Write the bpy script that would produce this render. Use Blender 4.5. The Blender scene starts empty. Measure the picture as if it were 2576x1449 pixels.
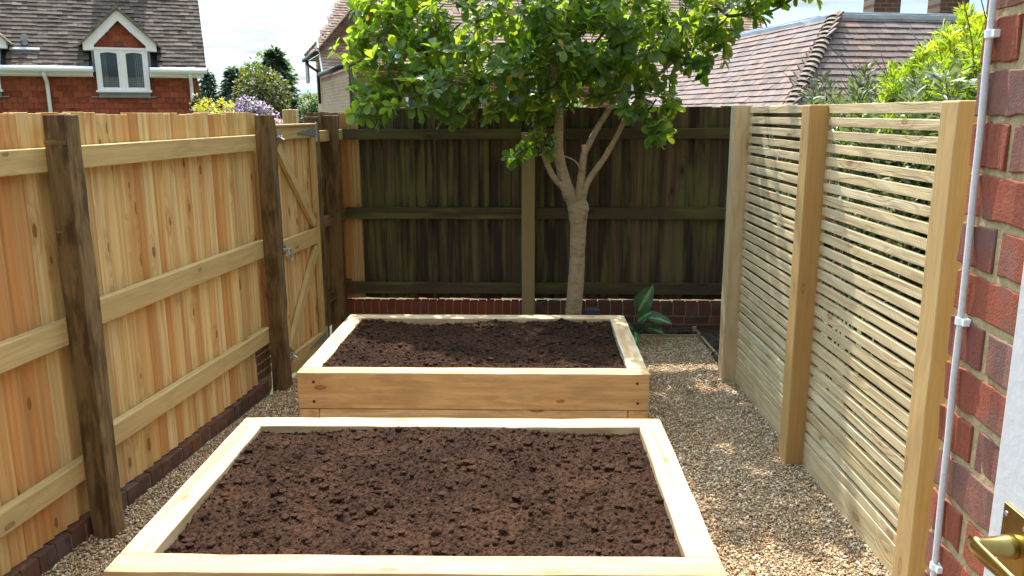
import bpy, bmesh, math, random
import numpy as np
from mathutils import Vector, Matrix
R = math.radians
random.seed(7); rng = np.random.default_rng(11)
scene = bpy.context.scene
COL = scene.collection

# ------------------------------------------------------------------ camera
cam = bpy.data.objects.new('camera', bpy.data.cameras.new('camera')); COL.objects.link(cam)
cam.data.sensor_width = 36.0; cam.data.lens = 36 * 2050 / 2576
cam.data.clip_start = 0.02; cam.data.clip_end = 2000
pitch, yaw, roll = R(12.0909), R(2.4788), -0.004
F = Vector((-math.sin(yaw) * math.cos(pitch), math.cos(yaw) * math.cos(pitch), -math.sin(pitch)))
Rt = Vector((math.cos(yaw), math.sin(yaw), 0)); Up = Rt.cross(F)
R2 = Rt * math.cos(roll) + Up * math.sin(roll); U2 = -Rt * math.sin(roll) + Up * math.cos(roll)
m3 = Matrix((R2, U2, -F)).transposed()
cam.matrix_world = Matrix.Translation((0, 0, 1.92)) @ m3.to_4x4()
scene.camera = cam

# ------------------------------------------------------------------ sun, sky, exposure
SUN_AZ, SUN_EL = R(12.6), R(59.0)      # azimuth: degrees to the left of +Y
SUN = Vector((-math.sin(SUN_AZ) * math.cos(SUN_EL), math.cos(SUN_AZ) * math.cos(SUN_EL), math.sin(SUN_EL)))
sl = bpy.data.lights.new('sun', 'SUN'); sl.energy = 4.8; sl.angle = R(0.53); sl.color = (1.0, 0.95, 0.86)
so = bpy.data.objects.new('sun', sl); COL.objects.link(so)
so.rotation_euler = (-SUN).to_track_quat('-Z', 'Y').to_euler()
scene.view_settings.view_transform = 'Standard'; scene.view_settings.look = 'None'
scene.view_settings.exposure = 1.33; scene.view_settings.gamma = 1.0
scene.cycles.max_bounces = 8; scene.cycles.transparent_max_bounces = 12
scene.cycles.use_adaptive_sampling = True

class G:
    """small helper round a node tree"""
    def __init__(s, nt): s.nt = nt
    def n(s, t, ins=None, **at):
        nd = s.nt.nodes.new('ShaderNode' + t)
        for k, v in at.items(): setattr(nd, k, v)
        for k, v in (ins or {}).items():
            if hasattr(v, 'is_output'): s.nt.links.new(v, nd.inputs[k])
            else: nd.inputs[k].default_value = v
        return nd
    def m(s, op, a, b=0.0, c=0.0): return s.n('Math', {0: a, 1: b, 2: c}, operation=op).outputs[0]
    def comb(s, x, y, z): return s.n('CombineXYZ', {0: x, 1: y, 2: z}).outputs[0]
    def sep(s, v): o = s.n('SeparateXYZ', {0: v}).outputs; return o[0], o[1], o[2]
    def noise(s, v, sc, det=2.0, rough=0.5, dims='3D'):
        return s.n('TexNoise', {'Vector': v, 'Scale': sc, 'Detail': det, 'Roughness': rough}, noise_dimensions=dims).outputs[0]
    def ramp(s, f, stops, interp='LINEAR'):
        nd = s.n('ValToRGB', {0: f}); cr = nd.color_ramp; cr.interpolation = interp
        while len(cr.elements) < len(stops): cr.elements.new(0.5)
        for e, (p, c) in zip(cr.elements, stops):
            e.position = p; e.color = (*c, 1) if len(c) == 3 else c
        return nd.outputs[0]
    def ss(s, x, a, b): # smoothstep a..b -> 0..1
        return s.n('MapRange', {0: x, 1: a, 2: b, 3: 0.0, 4: 1.0}, interpolation_type='SMOOTHSTEP').outputs[0]
    def mix(s, f, a, b, mode='MIX'):
        nd = s.n('Mix', {}, data_type='RGBA', blend_type=mode)
        for k, v in ((0, f), (6, a), (7, b)):
            if hasattr(v, 'is_output'): s.nt.links.new(v, nd.inputs[k])
            else: nd.inputs[k].default_value = ((*v, 1) if k > 0 and len(v) == 3 else v)
        return nd.outputs[2]
    def attr(s, name): return s.n('Attribute', attribute_name=name)
    def bump(s, h, st=0.3, d=0.01): return s.n('Bump', {'Height': h, 'Strength': st, 'Distance': d}).outputs[0]

world = bpy.data.worlds.new('World'); scene.world = world; world.use_nodes = True
nt = world.node_tree; nt.nodes.clear(); g = G(nt)
sky = g.n('TexSky', sky_type='NISHITA', sun_disc=False, sun_elevation=SUN_EL, sun_rotation=-SUN_AZ, air_density=1.0, dust_density=0.6, ozone_density=1.5)
dx, dy, dz = g.sep(g.n('TexCoord').outputs['Generated'])
den = g.m('ADD', g.m('MAXIMUM', dz, 0.0), 0.16)
cv = g.comb(g.m('MULTIPLY', g.m('DIVIDE', dx, den), 0.55), g.m('DIVIDE', dy, den), 0.3)
cn = g.noise(cv, 2.1, 8.0, 0.56); cn2 = g.noise(cv, 0.8, 3.0, 0.5)
cl = g.ss(g.m('ADD', g.m('MULTIPLY', cn, 0.72), g.m('MULTIPLY', cn2, 0.38)), 0.50, 0.66)
cl = g.m('MULTIPLY', cl, g.ss(dz, -0.02, 0.03))
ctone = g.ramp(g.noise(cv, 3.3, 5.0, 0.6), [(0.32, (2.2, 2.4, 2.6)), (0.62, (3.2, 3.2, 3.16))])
scol = g.mix(cl, g.mix(0.5, sky.outputs[0], (1.25, 2.6, 4.1)), ctone)
sd = g.n('VectorMath', {0: g.n('TexCoord').outputs['Generated'], 1: SUN}, operation='DOT_PRODUCT').outputs['Value']
glow = g.m('MULTIPLY_ADD', g.m('POWER', g.m('MAXIMUM', sd, 0.0), 3.0), 3.9, 0.60)     # sky towards the sun boosted to add fill light
high = g.m('MULTIPLY_ADD', g.ss(dz, 0.22, 0.55), 1.20, 0.80)                               # unseen sky overhead raised above the visible band, added fill for the shade
scol = g.mix(g.ss(dz, 0.22, 0.55), scol, (1.10, 0.99, 0.84), 'MULTIPLY')  # overhead sky tinted warm so the added fill warms the shade
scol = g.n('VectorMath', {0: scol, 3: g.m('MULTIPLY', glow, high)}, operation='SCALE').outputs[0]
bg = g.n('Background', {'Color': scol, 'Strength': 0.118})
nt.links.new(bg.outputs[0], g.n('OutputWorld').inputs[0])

# ------------------------------------------------------------------ materials
def newmat(name):
    m = bpy.data.materials.new(name); m.use_nodes = True; m.node_tree.nodes.clear(); return m, G(m.node_tree)
def finish(g, col, rough=0.7, nor=None, spec=0.3, metal=0.0, **kw):
    p = g.n('BsdfPrincipled', {'Base Color': col if hasattr(col, 'is_output') else (*col, 1), 'Roughness': rough, 'Metallic': metal, 'Specular IOR Level': spec, **kw})
    if nor is not None: g.nt.links.new(nor, p.inputs['Normal'])
    out = g.n('OutputMaterial'); g.nt.links.new(p.outputs[0], out.inputs[0]); return p

def wood(name, tones, late, ringamt=0.5, ringscale=16, knotd=0.35, knotcol=(0.13, 0.05, 0.02), streak=0.35, rough=0.72, bump=0.25,
         dirt=None, dirtamt=0.0, moss=None, saw=0.0, knotscale=1.0, warp=1.6, heart=None, gl=0.9):
    m, g = newmat(name)
    a, c, d = g.sep(g.attr('wc').outputs['Vector']); rv = g.attr('rv').outputs['Fac']
    base = g.ramp(rv, tones)
    if heart:
        hn = g.noise(g.comb(g.m('MULTIPLY', a, 0.22), g.m('MULTIPLY', c, 11.0), g.m('MULTIPLY', d, 4.0)), 1.0, 2.0)
        base = g.mix(g.m('MULTIPLY', g.ss(hn, 0.57, 0.62), 0.82), base, heart)
    # knots, one cell about .4 x .1 m
    kv = g.comb(g.m('MULTIPLY', a, 2.4 * knotscale), g.m('MULTIPLY', g.m('ADD', c, g.m('MULTIPLY', d, 0.8)), 7.5 * knotscale), 0.0)
    vo = g.n('TexVoronoi', {'Vector': kv, 'Scale': 1.0, 'Randomness': 1.0}, voronoi_dimensions='2D')
    pres = g.m('GREATER_THAN', g.sep(vo.outputs['Color'])[0], 1.0 - knotd)
    ksz = g.m('MULTIPLY_ADD', g.sep(vo.outputs['Color'])[1], 0.062, 0.034)
    kd = g.m('ADD', vo.outputs['Distance'], g.m('MULTIPLY', g.m('SUBTRACT', g.noise(g.comb(a, c, d), 60.0, 1.0), 0.5), 0.05))
    kq = g.m('DIVIDE', kd, ksz)
    kn = g.m('MULTIPLY', g.m('SUBTRACT', 1.0, g.ss(kq, 0.8, 1.1)), pres)
    krim = g.m('MULTIPLY', g.m('MULTIPLY', g.ss(kq, 0.45, 0.85), g.m('SUBTRACT', 1.0, g.ss(kq, 1.0, 1.3))), pres)
    halo = g.m('MULTIPLY', g.m('SUBTRACT', 1.0, g.ss(kd, 0.05, 0.42)), pres)
    wn = g.m('SUBTRACT', g.noise(g.comb(g.m('MULTIPLY', a, gl), g.m('MULTIPLY', c, 4.0), g.m('MULTIPLY', d, 4.0)), 2.0, 2.0), 0.5)
    rc = g.m('ADD', g.m('MULTIPLY', g.m('ADD', c, g.m('MULTIPLY', d, 0.6)), ringscale), g.m('MULTIPLY', wn, warp * 3.0))
    rc = g.m('ADD', rc, g.m('MULTIPLY', halo, 1.3))
    fr = g.m('FRACT', rc)
    ring = g.m('MULTIPLY', g.ss(fr, 0.25, 0.85), g.m('SUBTRACT', 1.0, g.ss(fr, 0.88, 1.0)))
    ring = g.m('MULTIPLY', ring, g.m('MULTIPLY_ADD', g.noise(g.comb(g.m('MULTIPLY', a, 0.7), g.m('MULTIPLY', c, 9.0), d), 3.0), 1.4, 0.0))
    fine = g.noise(g.comb(g.m('MULTIPLY', a, 5.0), g.m('MULTIPLY', c, 210.0), g.m('MULTIPLY', d, 210.0)), 1.0, 3.0)
    st = g.noise(g.comb(g.m('MULTIPLY', a, 0.8), g.m('MULTIPLY', c, 48.0), g.m('MULTIPLY', d, 48.0)), 1.0, 3.0, 0.6)
    col = g.mix(g.m('MULTIPLY', ring, ringamt), base, late)
    col = g.mix(streak, col, g.ramp(st, [(0.3, (0.34, 0.28, 0.22)), (0.5, (0.5, 0.5, 0.5)), (0.7, (0.66, 0.64, 0.60))]), 'OVERLAY')
    col = g.mix(0.22, col, g.ramp(fine, [(0.35, (0.38, 0.36, 0.34)), (0.65, (0.6, 0.6, 0.6))]), 'OVERLAY')
    col = g.mix(g.m('MULTIPLY', halo, 0.35), col, late)
    col = g.mix(g.m('MULTIPLY', kn, 0.85), col, g.mix(g.noise(g.comb(a, c, d), 160.0), tuple(min(1, x * 1.1) for x in knotcol), tuple(min(1, x * 2.3) for x in knotcol)))
    col = g.mix(g.m('MULTIPLY', krim, 0.4), col, tuple(x * 0.6 for x in knotcol))
    if dirt:
        dn = g.noise(g.comb(g.m('MULTIPLY', a, 2.2), g.m('MULTIPLY', c, 9.0), g.m('MULTIPLY', d, 9.0)), 1.6, 6.0, 0.65)
        col = g.mix(g.m('MULTIPLY', g.ss(dn, 0.42, 0.62), dirtamt), col, dirt)
    if moss:
        mn = g.noise(g.comb(g.m('MULTIPLY', a, 1.3), g.m('MULTIPLY', c, 17.0), g.m('MULTIPLY', d, 17.0)), 1.0, 5.0, 0.6)
        mb = g.noise(g.n('TexCoord').outputs['Object'], 1.1, 2.0)
        col = g.mix(g.m('MULTIPLY', g.ss(g.m('ADD', mn, g.m('MULTIPLY', mb, 0.6)), 0.74, 1.0), 0.9), col, moss)
    h = g.m('ADD', g.m('MULTIPLY', ring, -0.6), g.m('MULTIPLY', fine, 0.8))
    if saw:
        sw = g.m('SINE', g.m('ADD', g.m('MULTIPLY', a, 520.0), g.m('MULTIPLY', c, 60.0)))
        h = g.m('ADD', h, g.m('MULTIPLY', g.m('MULTIPLY', sw, saw), g.ss(g.noise(g.comb(g.m('MULTIPLY', a, 3.0), g.m('MULTIPLY', c, 8.0), d), 2.0), 0.5, 0.65)))
    finish(g, col, rough, g.bump(h, bump, 0.003), 0.25)
    return m

M = {}
M['feather'] = wood('new_featheredge_pine', [(0.0, (0.42, 0.305, 0.135)), (0.22, (0.61, 0.46, 0.225)), (0.4, (0.51, 0.36, 0.155)), (0.55, (0.57, 0.40, 0.175)), (0.7, (0.53, 0.315, 0.12)), (0.85, (0.43, 0.20, 0.065)), (1.0, (0.48, 0.265, 0.10))],
                    (0.34, 0.17, 0.055), 0.5, 20, 0.5, (0.14, 0.045, 0.013), 0.6, bump=0.3, heart=(0.46, 0.215, 0.07), knotscale=1.15, gl=0.3, warp=1.2)
M['rail'] = wood('treated_pine_rail', [(0, (0.41, 0.30, 0.13)), (0.5, (0.47, 0.345, 0.15)), (1, (0.43, 0.325, 0.15))], (0.30, 0.22, 0.10), 0.4, 15, 0.25, (0.16, 0.08, 0.03), 0.22)
M['oldpost'] = wood('weathered_brown_post', [(0, (0.12, 0.076, 0.032)), (0.5, (0.18, 0.118, 0.052)), (1, (0.26, 0.175, 0.085))], (0.09, 0.053, 0.022), 0.5, 30, 0.2, (0.05, 0.027, 0.014), 0.4, 0.8, 0.7, (0.050, 0.029, 0.013), 0.85)
M['sleeper'] = wood('new_softwood_sleeper', [(0, (0.47, 0.31, 0.145)), (0.5, (0.53, 0.40, 0.235)), (1, (0.56, 0.455, 0.305))], (0.40, 0.22, 0.08), 0.6, 12, 0.5, (0.15, 0.058, 0.02), 0.4, knotscale=0.8, bump=0.3, dirt=(0.27, 0.175, 0.09), dirtamt=0.5, gl=0.5, heart=(0.48, 0.275, 0.10))
M['oldfence'] = wood('aged_dark_featheredge', [(0, (0.028, 0.022, 0.017)), (0.5, (0.066, 0.050, 0.035)), (1, (0.15, 0.108, 0.072))], (0.025, 0.018, 0.012), 0.5, 22, 0.2, (0.015, 0.01, 0.008), 0.7, 0.85, 0.35, moss=(0.13, 0.125, 0.045), gl=0.3)
M['oldrail'] = wood('aged_mossy_rail', [(0, (0.06, 0.048, 0.03)), (1, (0.08, 0.065, 0.04))], (0.035, 0.028, 0.018), 0.4, 14, 0.2, (0.02, 0.015, 0.01), 0.5, 0.85, 0.35, moss=(0.12, 0.125, 0.04))
M['slat'] = wood('sawn_treated_slat', [(0, (0.50, 0.39, 0.21)), (0.4, (0.57, 0.46, 0.26)), (0.7, (0.53, 0.41, 0.22)), (1, (0.60, 0.50, 0.31))], (0.34, 0.22, 0.10), 0.5, 26, 0.4, (0.20, 0.10, 0.045), 0.35, 0.8, 0.7, saw=0.5, warp=1.4, dirt=(0.30, 0.225, 0.135), dirtamt=0.25, gl=0.45)
M['trpost'] = wood('treated_screen_post', [(0, (0.40, 0.25, 0.09)), (0.5, (0.49, 0.35, 0.165)), (1, (0.54, 0.43, 0.25))], (0.36, 0.22, 0.09), 0.4, 10, 0.3, (0.24, 0.12, 0.05), 0.22, bump=0.3)
M['greypost'] = wood('pale_green_treated_post', [(0, (0.24, 0.20, 0.10)), (1, (0.27, 0.22, 0.11))], (0.2, 0.16, 0.075), 0.25, 12, 0.1, (0.12, 0.08, 0.04), 0.15)
M['edging'] = wood('edging_timber', [(0, (0.26, 0.19, 0.10)), (1, (0.32, 0.24, 0.13))], (0.2, 0.13, 0.06), 0.4, 16, 0.1, (0.1, 0.05, 0.02), 0.3)

def brickmat(name, tones, bump=0.6):
    m, g = newmat(name)
    rv = g.attr('rv').outputs['Fac']; oc = g.n('TexCoord').outputs['Object']
    n1 = g.noise(oc, 26.0, 4.0, 0.6); n2 = g.noise(oc, 260.0, 3.0, 0.7); n3 = g.noise(oc, 9.0, 2.0)
    col = g.ramp(g.m('ADD', rv, g.m('MULTIPLY', g.m('SUBTRACT', n1, 0.5), 0.7)), tones)
    col = g.mix(0.55, col, g.ramp(n2, [(0.3, (0.32, 0.32, 0.34)), (0.7, (0.66, 0.66, 0.66))]), 'OVERLAY')
    col = g.mix(g.m('MULTIPLY', g.ss(n3, 0.5, 0.66), 0.55), col, (0.135, 0.085, 0.075))
    finish(g, col, 0.9, g.bump(g.m('ADD', n2, g.m('MULTIPLY', n1, 1.5)), bump, 0.002), 0.15); return m
M['brick'] = brickmat('red_multi_brick', [(0, (0.25, 0.070, 0.038)), (0.35, (0.215, 0.062, 0.036)), (0.6, (0.175, 0.06, 0.042)), (0.85, (0.16, 0.075, 0.058)), (1, (0.20, 0.085, 0.06))])
M['plinthbrick'] = brickmat('dark_plinth_brick', [(0, (0.085, 0.045, 0.028)), (0.5, (0.115, 0.055, 0.033)), (0.8, (0.07, 0.045, 0.033)), (1, (0.15, 0.065, 0.035))], 0.5)
M['wallbrick'] = brickmat('garden_wall_brick', [(0, (0.17, 0.048, 0.026)), (0.5, (0.20, 0.055, 0.03)), (0.8, (0.10, 0.05, 0.034)), (1, (0.085, 0.048, 0.034))], 0.5)
def simple(name, col, rough=0.6, var=0.15, sc=30.0, bump=0.2, spec=0.3, metal=0.0, **kw):
    m, g = newmat(name); oc = g.n('TexCoord').outputs['Object']
    n = g.noise(oc, sc, 4.0, 0.6)
    lo = tuple(c * (1 - var) for c in col); hi = tuple(min(1, c * (1 + var)) for c in col)
    finish(g, g.ramp(n, [(0.3, lo), (0.7, hi)]), rough, g.bump(n, bump, 0.002) if bump else None, spec, metal, **kw); return m
M['mortar'] = simple('sandy_mortar', (0.33, 0.25, 0.13), 0.95, 0.25, 120, 0.8)
M['mortar_dark'] = simple('weathered_mortar', (0.22, 0.18, 0.14), 0.95, 0.3, 60, 0.5)
M['white'] = simple('white_upvc', (0.86, 0.87, 0.88), 0.35, 0.03, 8, 0)
M['whitepaint'] = simple('white_gloss_paint', (0.50, 0.49, 0.49), 0.4, 0.06, 60, 0.3)
M['cable'] = simple('pale_grey_cable', (0.62, 0.60, 0.60), 0.4, 0.08, 150, 0)
M['brass'] = simple('polished_brass', (0.38, 0.28, 0.10), 0.28, 0.18, 22, 0.05, 0.5, 1.0)
M['zinc'] = simple('galvanised_steel', (0.42, 0.45, 0.48), 0.42, 0.2, 60, 0.1, 0.5, 0.85)
M['lead'] = simple('lead_flashing', (0.26, 0.28, 0.31), 0.55, 0.2, 5, 0.2, 0.4)
M['leadlight'] = simple('new_lead_flashing', (0.42, 0.46, 0.52), 0.45, 0.15, 3, 0.2, 0.5)
M['blackpipe'] = simple('black_gutter', (0.025, 0.026, 0.03), 0.4, 0.1, 5, 0)
M['soffit'] = simple('grey_green_soffit', (0.34, 0.35, 0.31), 0.6, 0.06, 3, 0)
M['curtain'] = simple('cream_curtain', (0.62, 0.60, 0.52), 0.9, 0.06, 8, 0)
M['dark'] = simple('dark_interior', (0.02, 0.02, 0.02), 0.9, 0.1, 4, 0)
M['hole'] = simple('rusty_screw_hole', (0.03, 0.018, 0.012), 0.9, 0.2, 90, 0)
M['slate'] = simple('dark_blue_slate', (0.05, 0.065, 0.09), 0.55, 0.2, 30, 0.2)
M['ridge'] = simple('bonnet_hip_tile', (0.155, 0.125, 0.098), 0.9, 0.45, 14, 0.5)
M['verge'] = simple('lichen_ridge_tile', (0.19, 0.155, 0.11), 0.92, 0.45, 9, 0.5)

def tilemat(name, stops, n_amt=0.5, patch=None):
    m, g = newmat(name); rv = g.attr('rv').outputs['Fac']; oc = g.n('TexCoord').outputs['Object']
    n = g.noise(oc, 14.0, 5.0, 0.65)
    col = g.ramp(rv, stops)
    col = g.mix(n_amt, col, g.ramp(n, [(0.3, (0.3, 0.3, 0.3)), (0.7, (0.68, 0.66, 0.64))]), 'OVERLAY')
    if patch:
        pn = g.noise(oc, 1.3, 4.0, 0.6); col = g.mix(g.m('MULTIPLY', g.ss(pn, 0.45, 0.7), 0.6), col, patch)
    finish(g, col, 0.9, g.bump(n, 0.3, 0.004), 0.2); return m
M['rooftileA'] = tilemat('weathered_brown_roof_tile', [(0, (0.062, 0.048, 0.039)), (0.4, (0.085, 0.067, 0.055)), (0.8, (0.108, 0.086, 0.07)), (1, (0.15, 0.122, 0.10))])
M['rooftileB'] = tilemat('mottled_brown_roof_tile', [(0, (0.20, 0.14, 0.11)), (0.5, (0.28, 0.20, 0.155)), (1, (0.36, 0.27, 0.21))])
M['rooftileC'] = tilemat('pink_brown_clay_roof_tile', [(0, (0.11, 0.085, 0.077)), (0.4, (0.15, 0.113, 0.10)), (0.75, (0.18, 0.128, 0.112)), (1, (0.21, 0.135, 0.11))], 0.45, (0.15, 0.135, 0.13))
M['hungtile'] = tilemat('red_clay_hung_tile', [(0, (0.20, 0.055, 0.032)), (0.4, (0.29, 0.078, 0.043)), (0.85, (0.36, 0.105, 0.058)), (1, (0.19, 0.075, 0.055))], 0.5)

def bricktex(name, c1, c2, mortar, dark=0.0):
    m, g = newmat(name); uv = g.attr('wc').outputs['Vector']
    b = g.n('TexBrick', {'Vector': uv, 'Color1': (*c1, 1), 'Color2': (*c2, 1), 'Mortar': (*mortar, 1), 'Scale': 1.0, 'Mortar Size': 0.007, 'Brick Width': 0.225, 'Row Height': 0.075, 'Bias': 0.0}, offset=0.5)
    n = g.noise(uv, 22.0, 4.0)
    col = g.mix(0.5, b.outputs[0], g.ramp(n, [(0.3, (0.36, 0.36, 0.36)), (0.7, (0.62, 0.62, 0.62))]), 'OVERLAY')
    finish(g, col, 0.9, g.bump(b.outputs[1], -0.4, 0.006), 0.15); return m
M['creambrick'] = bricktex('cream_stock_brick', (0.52, 0.38, 0.22), (0.42, 0.31, 0.19), (0.55, 0.47, 0.36))
M['redbrick'] = bricktex('red_house_brick', (0.32, 0.085, 0.05), (0.24, 0.09, 0.075), (0.52, 0.42, 0.34))
M['chimbrick'] = bricktex('dark_chimney_brick', (0.17, 0.085, 0.055), (0.11, 0.065, 0.05), (0.22, 0.17, 0.13))

def glassmat():
    m, g = newmat('window_glass')
    gl = g.n('BsdfGlossy', {'Color': (0.9, 0.95, 1, 1), 'Roughness': 0.03}); tr = g.n('BsdfTransparent', {'Color': (0.8, 0.85, 0.85, 1)})
    fr = g.n('Fresnel', {'IOR': 1.45}); mx = g.n('MixShader', {0: g.m('MULTIPLY_ADD', fr.outputs[0], 0.9, 0.02), 1: tr.outputs[0], 2: gl.outputs[0]})
    g.nt.links.new(mx.outputs[0], g.n('OutputMaterial').inputs[0]); return m
M['glass'] = glassmat()

def leafmat(name, stops, trans=0.4, tcol=None, rough=0.38, spec=0.45, back=None):
    m, g = newmat(name); rv = g.attr('rv').outputs['Fac']
    n = g.noise(g.n('TexCoord').outputs['Object'], 35.0, 2.0)
    col = g.ramp(g.m('ADD', rv, g.m('MULTIPLY', g.m('SUBTRACT', n, 0.5), 0.12)), stops)
    if back:
        col = g.mix(g.n('NewGeometry').outputs['Backfacing'], col, g.mix(0.6, col, back))
    tc = g.mix(1.0, col, (*(tcol or (2.2, 2.2, 0.7)),), 'MULTIPLY')
    p = g.n('BsdfPrincipled', {'Base Color': col, 'Roughness': rough, 'Specular IOR Level': spec})
    t = g.n('BsdfTranslucent', {'Color': tc})
    mx = g.n('MixShader', {0: trans, 1: p.outputs[0], 2: t.outputs[0]})
    g.nt.links.new(mx.outputs[0], g.n('OutputMaterial').inputs[0]); return m
M['leaf'] = leafmat('magnolia_leaf', [(0, (0.042, 0.090, 0.018)), (0.5, (0.074, 0.138, 0.024)), (0.8, (0.135, 0.215, 0.030)), (0.93, (0.22, 0.26, 0.04)), (1, (0.30, 0.18, 0.06))], 0.52, (2.9, 2.7, 0.5), back=(0.12, 0.17, 0.07))
M['hosta'] = leafmat('hosta_leaf', [(0, (0.022, 0.075, 0.032)), (0.6, (0.035, 0.11, 0.04)), (0.85, (0.16, 0.26, 0.07)), (1, (0.34, 0.42, 0.16))], 0.25)
M['olive'] = leafmat('olive_leaf', [(0, (0.055, 0.085, 0.035)), (0.6, (0.09, 0.13, 0.055)), (1, (0.17, 0.20, 0.13))], 0.25, (1.6, 1.7, 0.8), 0.45, 0.5, back=(0.2, 0.22, 0.17))
M['darkleaf'] = leafmat('dark_shrub_leaf', [(0, (0.012, 0.022, 0.009)), (1, (0.03, 0.05, 0.018))], 0.15, rough=0.6, spec=0.2)
M['goldleaf'] = leafmat('golden_green_leaf', [(0, (0.06, 0.13, 0.02)), (0.5, (0.15, 0.24, 0.025)), (1, (0.34, 0.36, 0.04))], 0.4, (2.0, 2.0, 0.5))
M['yellowleaf'] = leafmat('yellow_leaf', [(0, (0.30, 0.30, 0.02)), (1, (0.55, 0.50, 0.03))], 0.35, (1.5, 1.4, 0.5))
M['lilac'] = leafmat('lilac_bloom', [(0, (0.06, 0.11, 0.03)), (0.45, (0.10, 0.15, 0.05)), (0.5, (0.36, 0.22, 0.42)), (1, (0.55, 0.38, 0.58))], 0.25, (1.3, 1.2, 1.2))
M['pinkbloom'] = leafmat('pink_bloom', [(0, (0.08, 0.12, 0.04)), (0.28, (0.10, 0.14, 0.05)), (0.32, (0.55, 0.28, 0.36)), (1, (0.68, 0.42, 0.46))], 0.25, (1.3, 1.2, 1.2))
M['conifer'] = leafmat('dark_conifer', [(0, (0.03, 0.062, 0.04)), (0.6, (0.05, 0.095, 0.055)), (1, (0.085, 0.135, 0.075))], 0.15, rough=0.6)  # conifer colours lightened to carry the haze of distance
M['bluecon'] = leafmat('blue_conifer', [(0, (0.045, 0.085, 0.068)), (1, (0.115, 0.175, 0.135))], 0.2, rough=0.6)
M['olivecon'] = leafmat('olive_conifer', [(0, (0.045, 0.06, 0.015)), (0.6, (0.085, 0.10, 0.02)), (1, (0.16, 0.15, 0.03))], 0.2, rough=0.6)
M['broad'] = leafmat('broadleaf', [(0, (0.045, 0.095, 0.035)), (1, (0.115, 0.18, 0.065))], 0.3, rough=0.5)

def barkmat(name, stops, moss=None):
    m, g = newmat(name); oc = g.n('TexCoord').outputs['Object']
    x, y, z = g.sep(oc)
    n1 = g.noise(g.comb(g.m('MULTIPLY', x, 14.0), g.m('MULTIPLY', y, 14.0), g.m('MULTIPLY', z, 38.0)), 1.0, 5.0, 0.6)
    n2 = g.noise(oc, 6.0, 4.0, 0.6)
    col = g.ramp(g.m('ADD', g.m('MULTIPLY', n1, 0.7), g.m('MULTIPLY', n2, 0.3)), stops)
    if moss: col = g.mix(g.m('MULTIPLY', g.ss(n2, 0.48, 0.68), 0.6), col, moss)
    finish(g, col, 0.9, g.bump(n1, 0.7, 0.006), 0.2); return m
M['bark'] = barkmat('grey_tan_bark', [(0.30, (0.11, 0.08, 0.048)), (0.42, (0.27, 0.215, 0.135)), (0.7, (0.38, 0.32, 0.215))], (0.18, 0.165, 0.075))
M['twig'] = simple('brown_twig', (0.12, 0.08, 0.05), 0.9, 0.3, 40, 0.3)
M['darktrunk'] = simple('dark_trunk', (0.06, 0.045, 0.035), 0.9, 0.3, 20, 0.3)
M['cutwood'] = simple('fresh_cut_wood', (0.50, 0.30, 0.14), 0.8, 0.15, 60, 0.2)

def soilmat(name, lo, mid, hi):
    m, g = newmat(name); oc = g.n('TexCoord').outputs['Object']
    n = g.noise(oc, 45.0, 6.0, 0.7); n2 = g.noise(oc, 4.0, 3.0); v = g.noise(oc, 420.0, 2.0, 0.6)
    col = g.ramp(g.m('ADD', g.m('MULTIPLY', n, 0.6), g.m('MULTIPLY', n2, 0.4)), [(0.33, lo), (0.5, mid), (0.67, hi)])
    col = g.mix(g.ss(v, 0.72, 0.78), col, (0.20, 0.13, 0.08))
    finish(g, col, 0.95, g.bump(g.m('ADD', v, n), 0.8, 0.006), 0.15); return m
M['soil'] = soilmat('dark_compost', (0.014, 0.0058, 0.003), (0.038, 0.0165, 0.0082), (0.078, 0.036, 0.0175))
M['bedsoil'] = soilmat('garden_earth', (0.030, 0.022, 0.017), (0.055, 0.04, 0.03), (0.09, 0.07, 0.05))
def groundmat():
    m, g = newmat('lawn_and_earth'); oc = g.n('TexCoord').outputs['Object']
    n = g.noise(oc, 0.25, 5.0); n2 = g.noise(oc, 30.0, 4.0)
    col = g.mix(n2, g.ramp(n, [(0.35, (0.05, 0.08, 0.025)), (0.65, (0.09, 0.10, 0.045))]), (0.07, 0.06, 0.035))
    finish(g, col, 0.95, g.bump(n2, 0.5, 0.02), 0.1); return m
M['ground'] = groundmat()
def gravelbase():
    m, g = newmat('gravel_bed'); oc = g.n('TexCoord').outputs['Object']
    v = g.n('TexVoronoi', {'Vector': oc, 'Scale': 95.0})
    col = g.ramp(g.sep(v.outputs['Color'])[0], [(0, (0.10, 0.07, 0.045)), (0.5, (0.20, 0.14, 0.085)), (1, (0.30, 0.22, 0.15))])
    finish(g, col, 0.9, g.bump(v.outputs['Distance'], -0.9, 0.012), 0.2); return m
M['gravelbase'] = gravelbase()
def pebblemat():
    m, g = newmat('golden_pebble'); rv = g.attr('rv').outputs['Fac']
    col = g.ramp(rv, [(0, (0.13, 0.09, 0.06)), (0.12, (0.25, 0.165, 0.09)), (0.3, (0.37, 0.235, 0.11)), (0.5, (0.46, 0.315, 0.16)), (0.62, (0.32, 0.17, 0.075)), (0.75, (0.48, 0.35, 0.20)), (0.9, (0.54, 0.44, 0.31)), (1, (0.60, 0.54, 0.43))])
    n = g.noise(g.n('TexCoord').outputs['Object'], 300.0, 2.0)
    col = g.mix(0.4, col, g.ramp(n, [(0.3, (0.38, 0.38, 0.38)), (0.7, (0.6, 0.6, 0.6))]), 'OVERLAY')
    finish(g, col, 0.55, None, 0.35); return m
M['pebble'] = pebblemat()
M['hill'] = simple('wooded_hill', (0.10, 0.17, 0.17), 1.0, 0.25, 0.12, 0)  # bluish distance haze put into the hill colour

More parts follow.
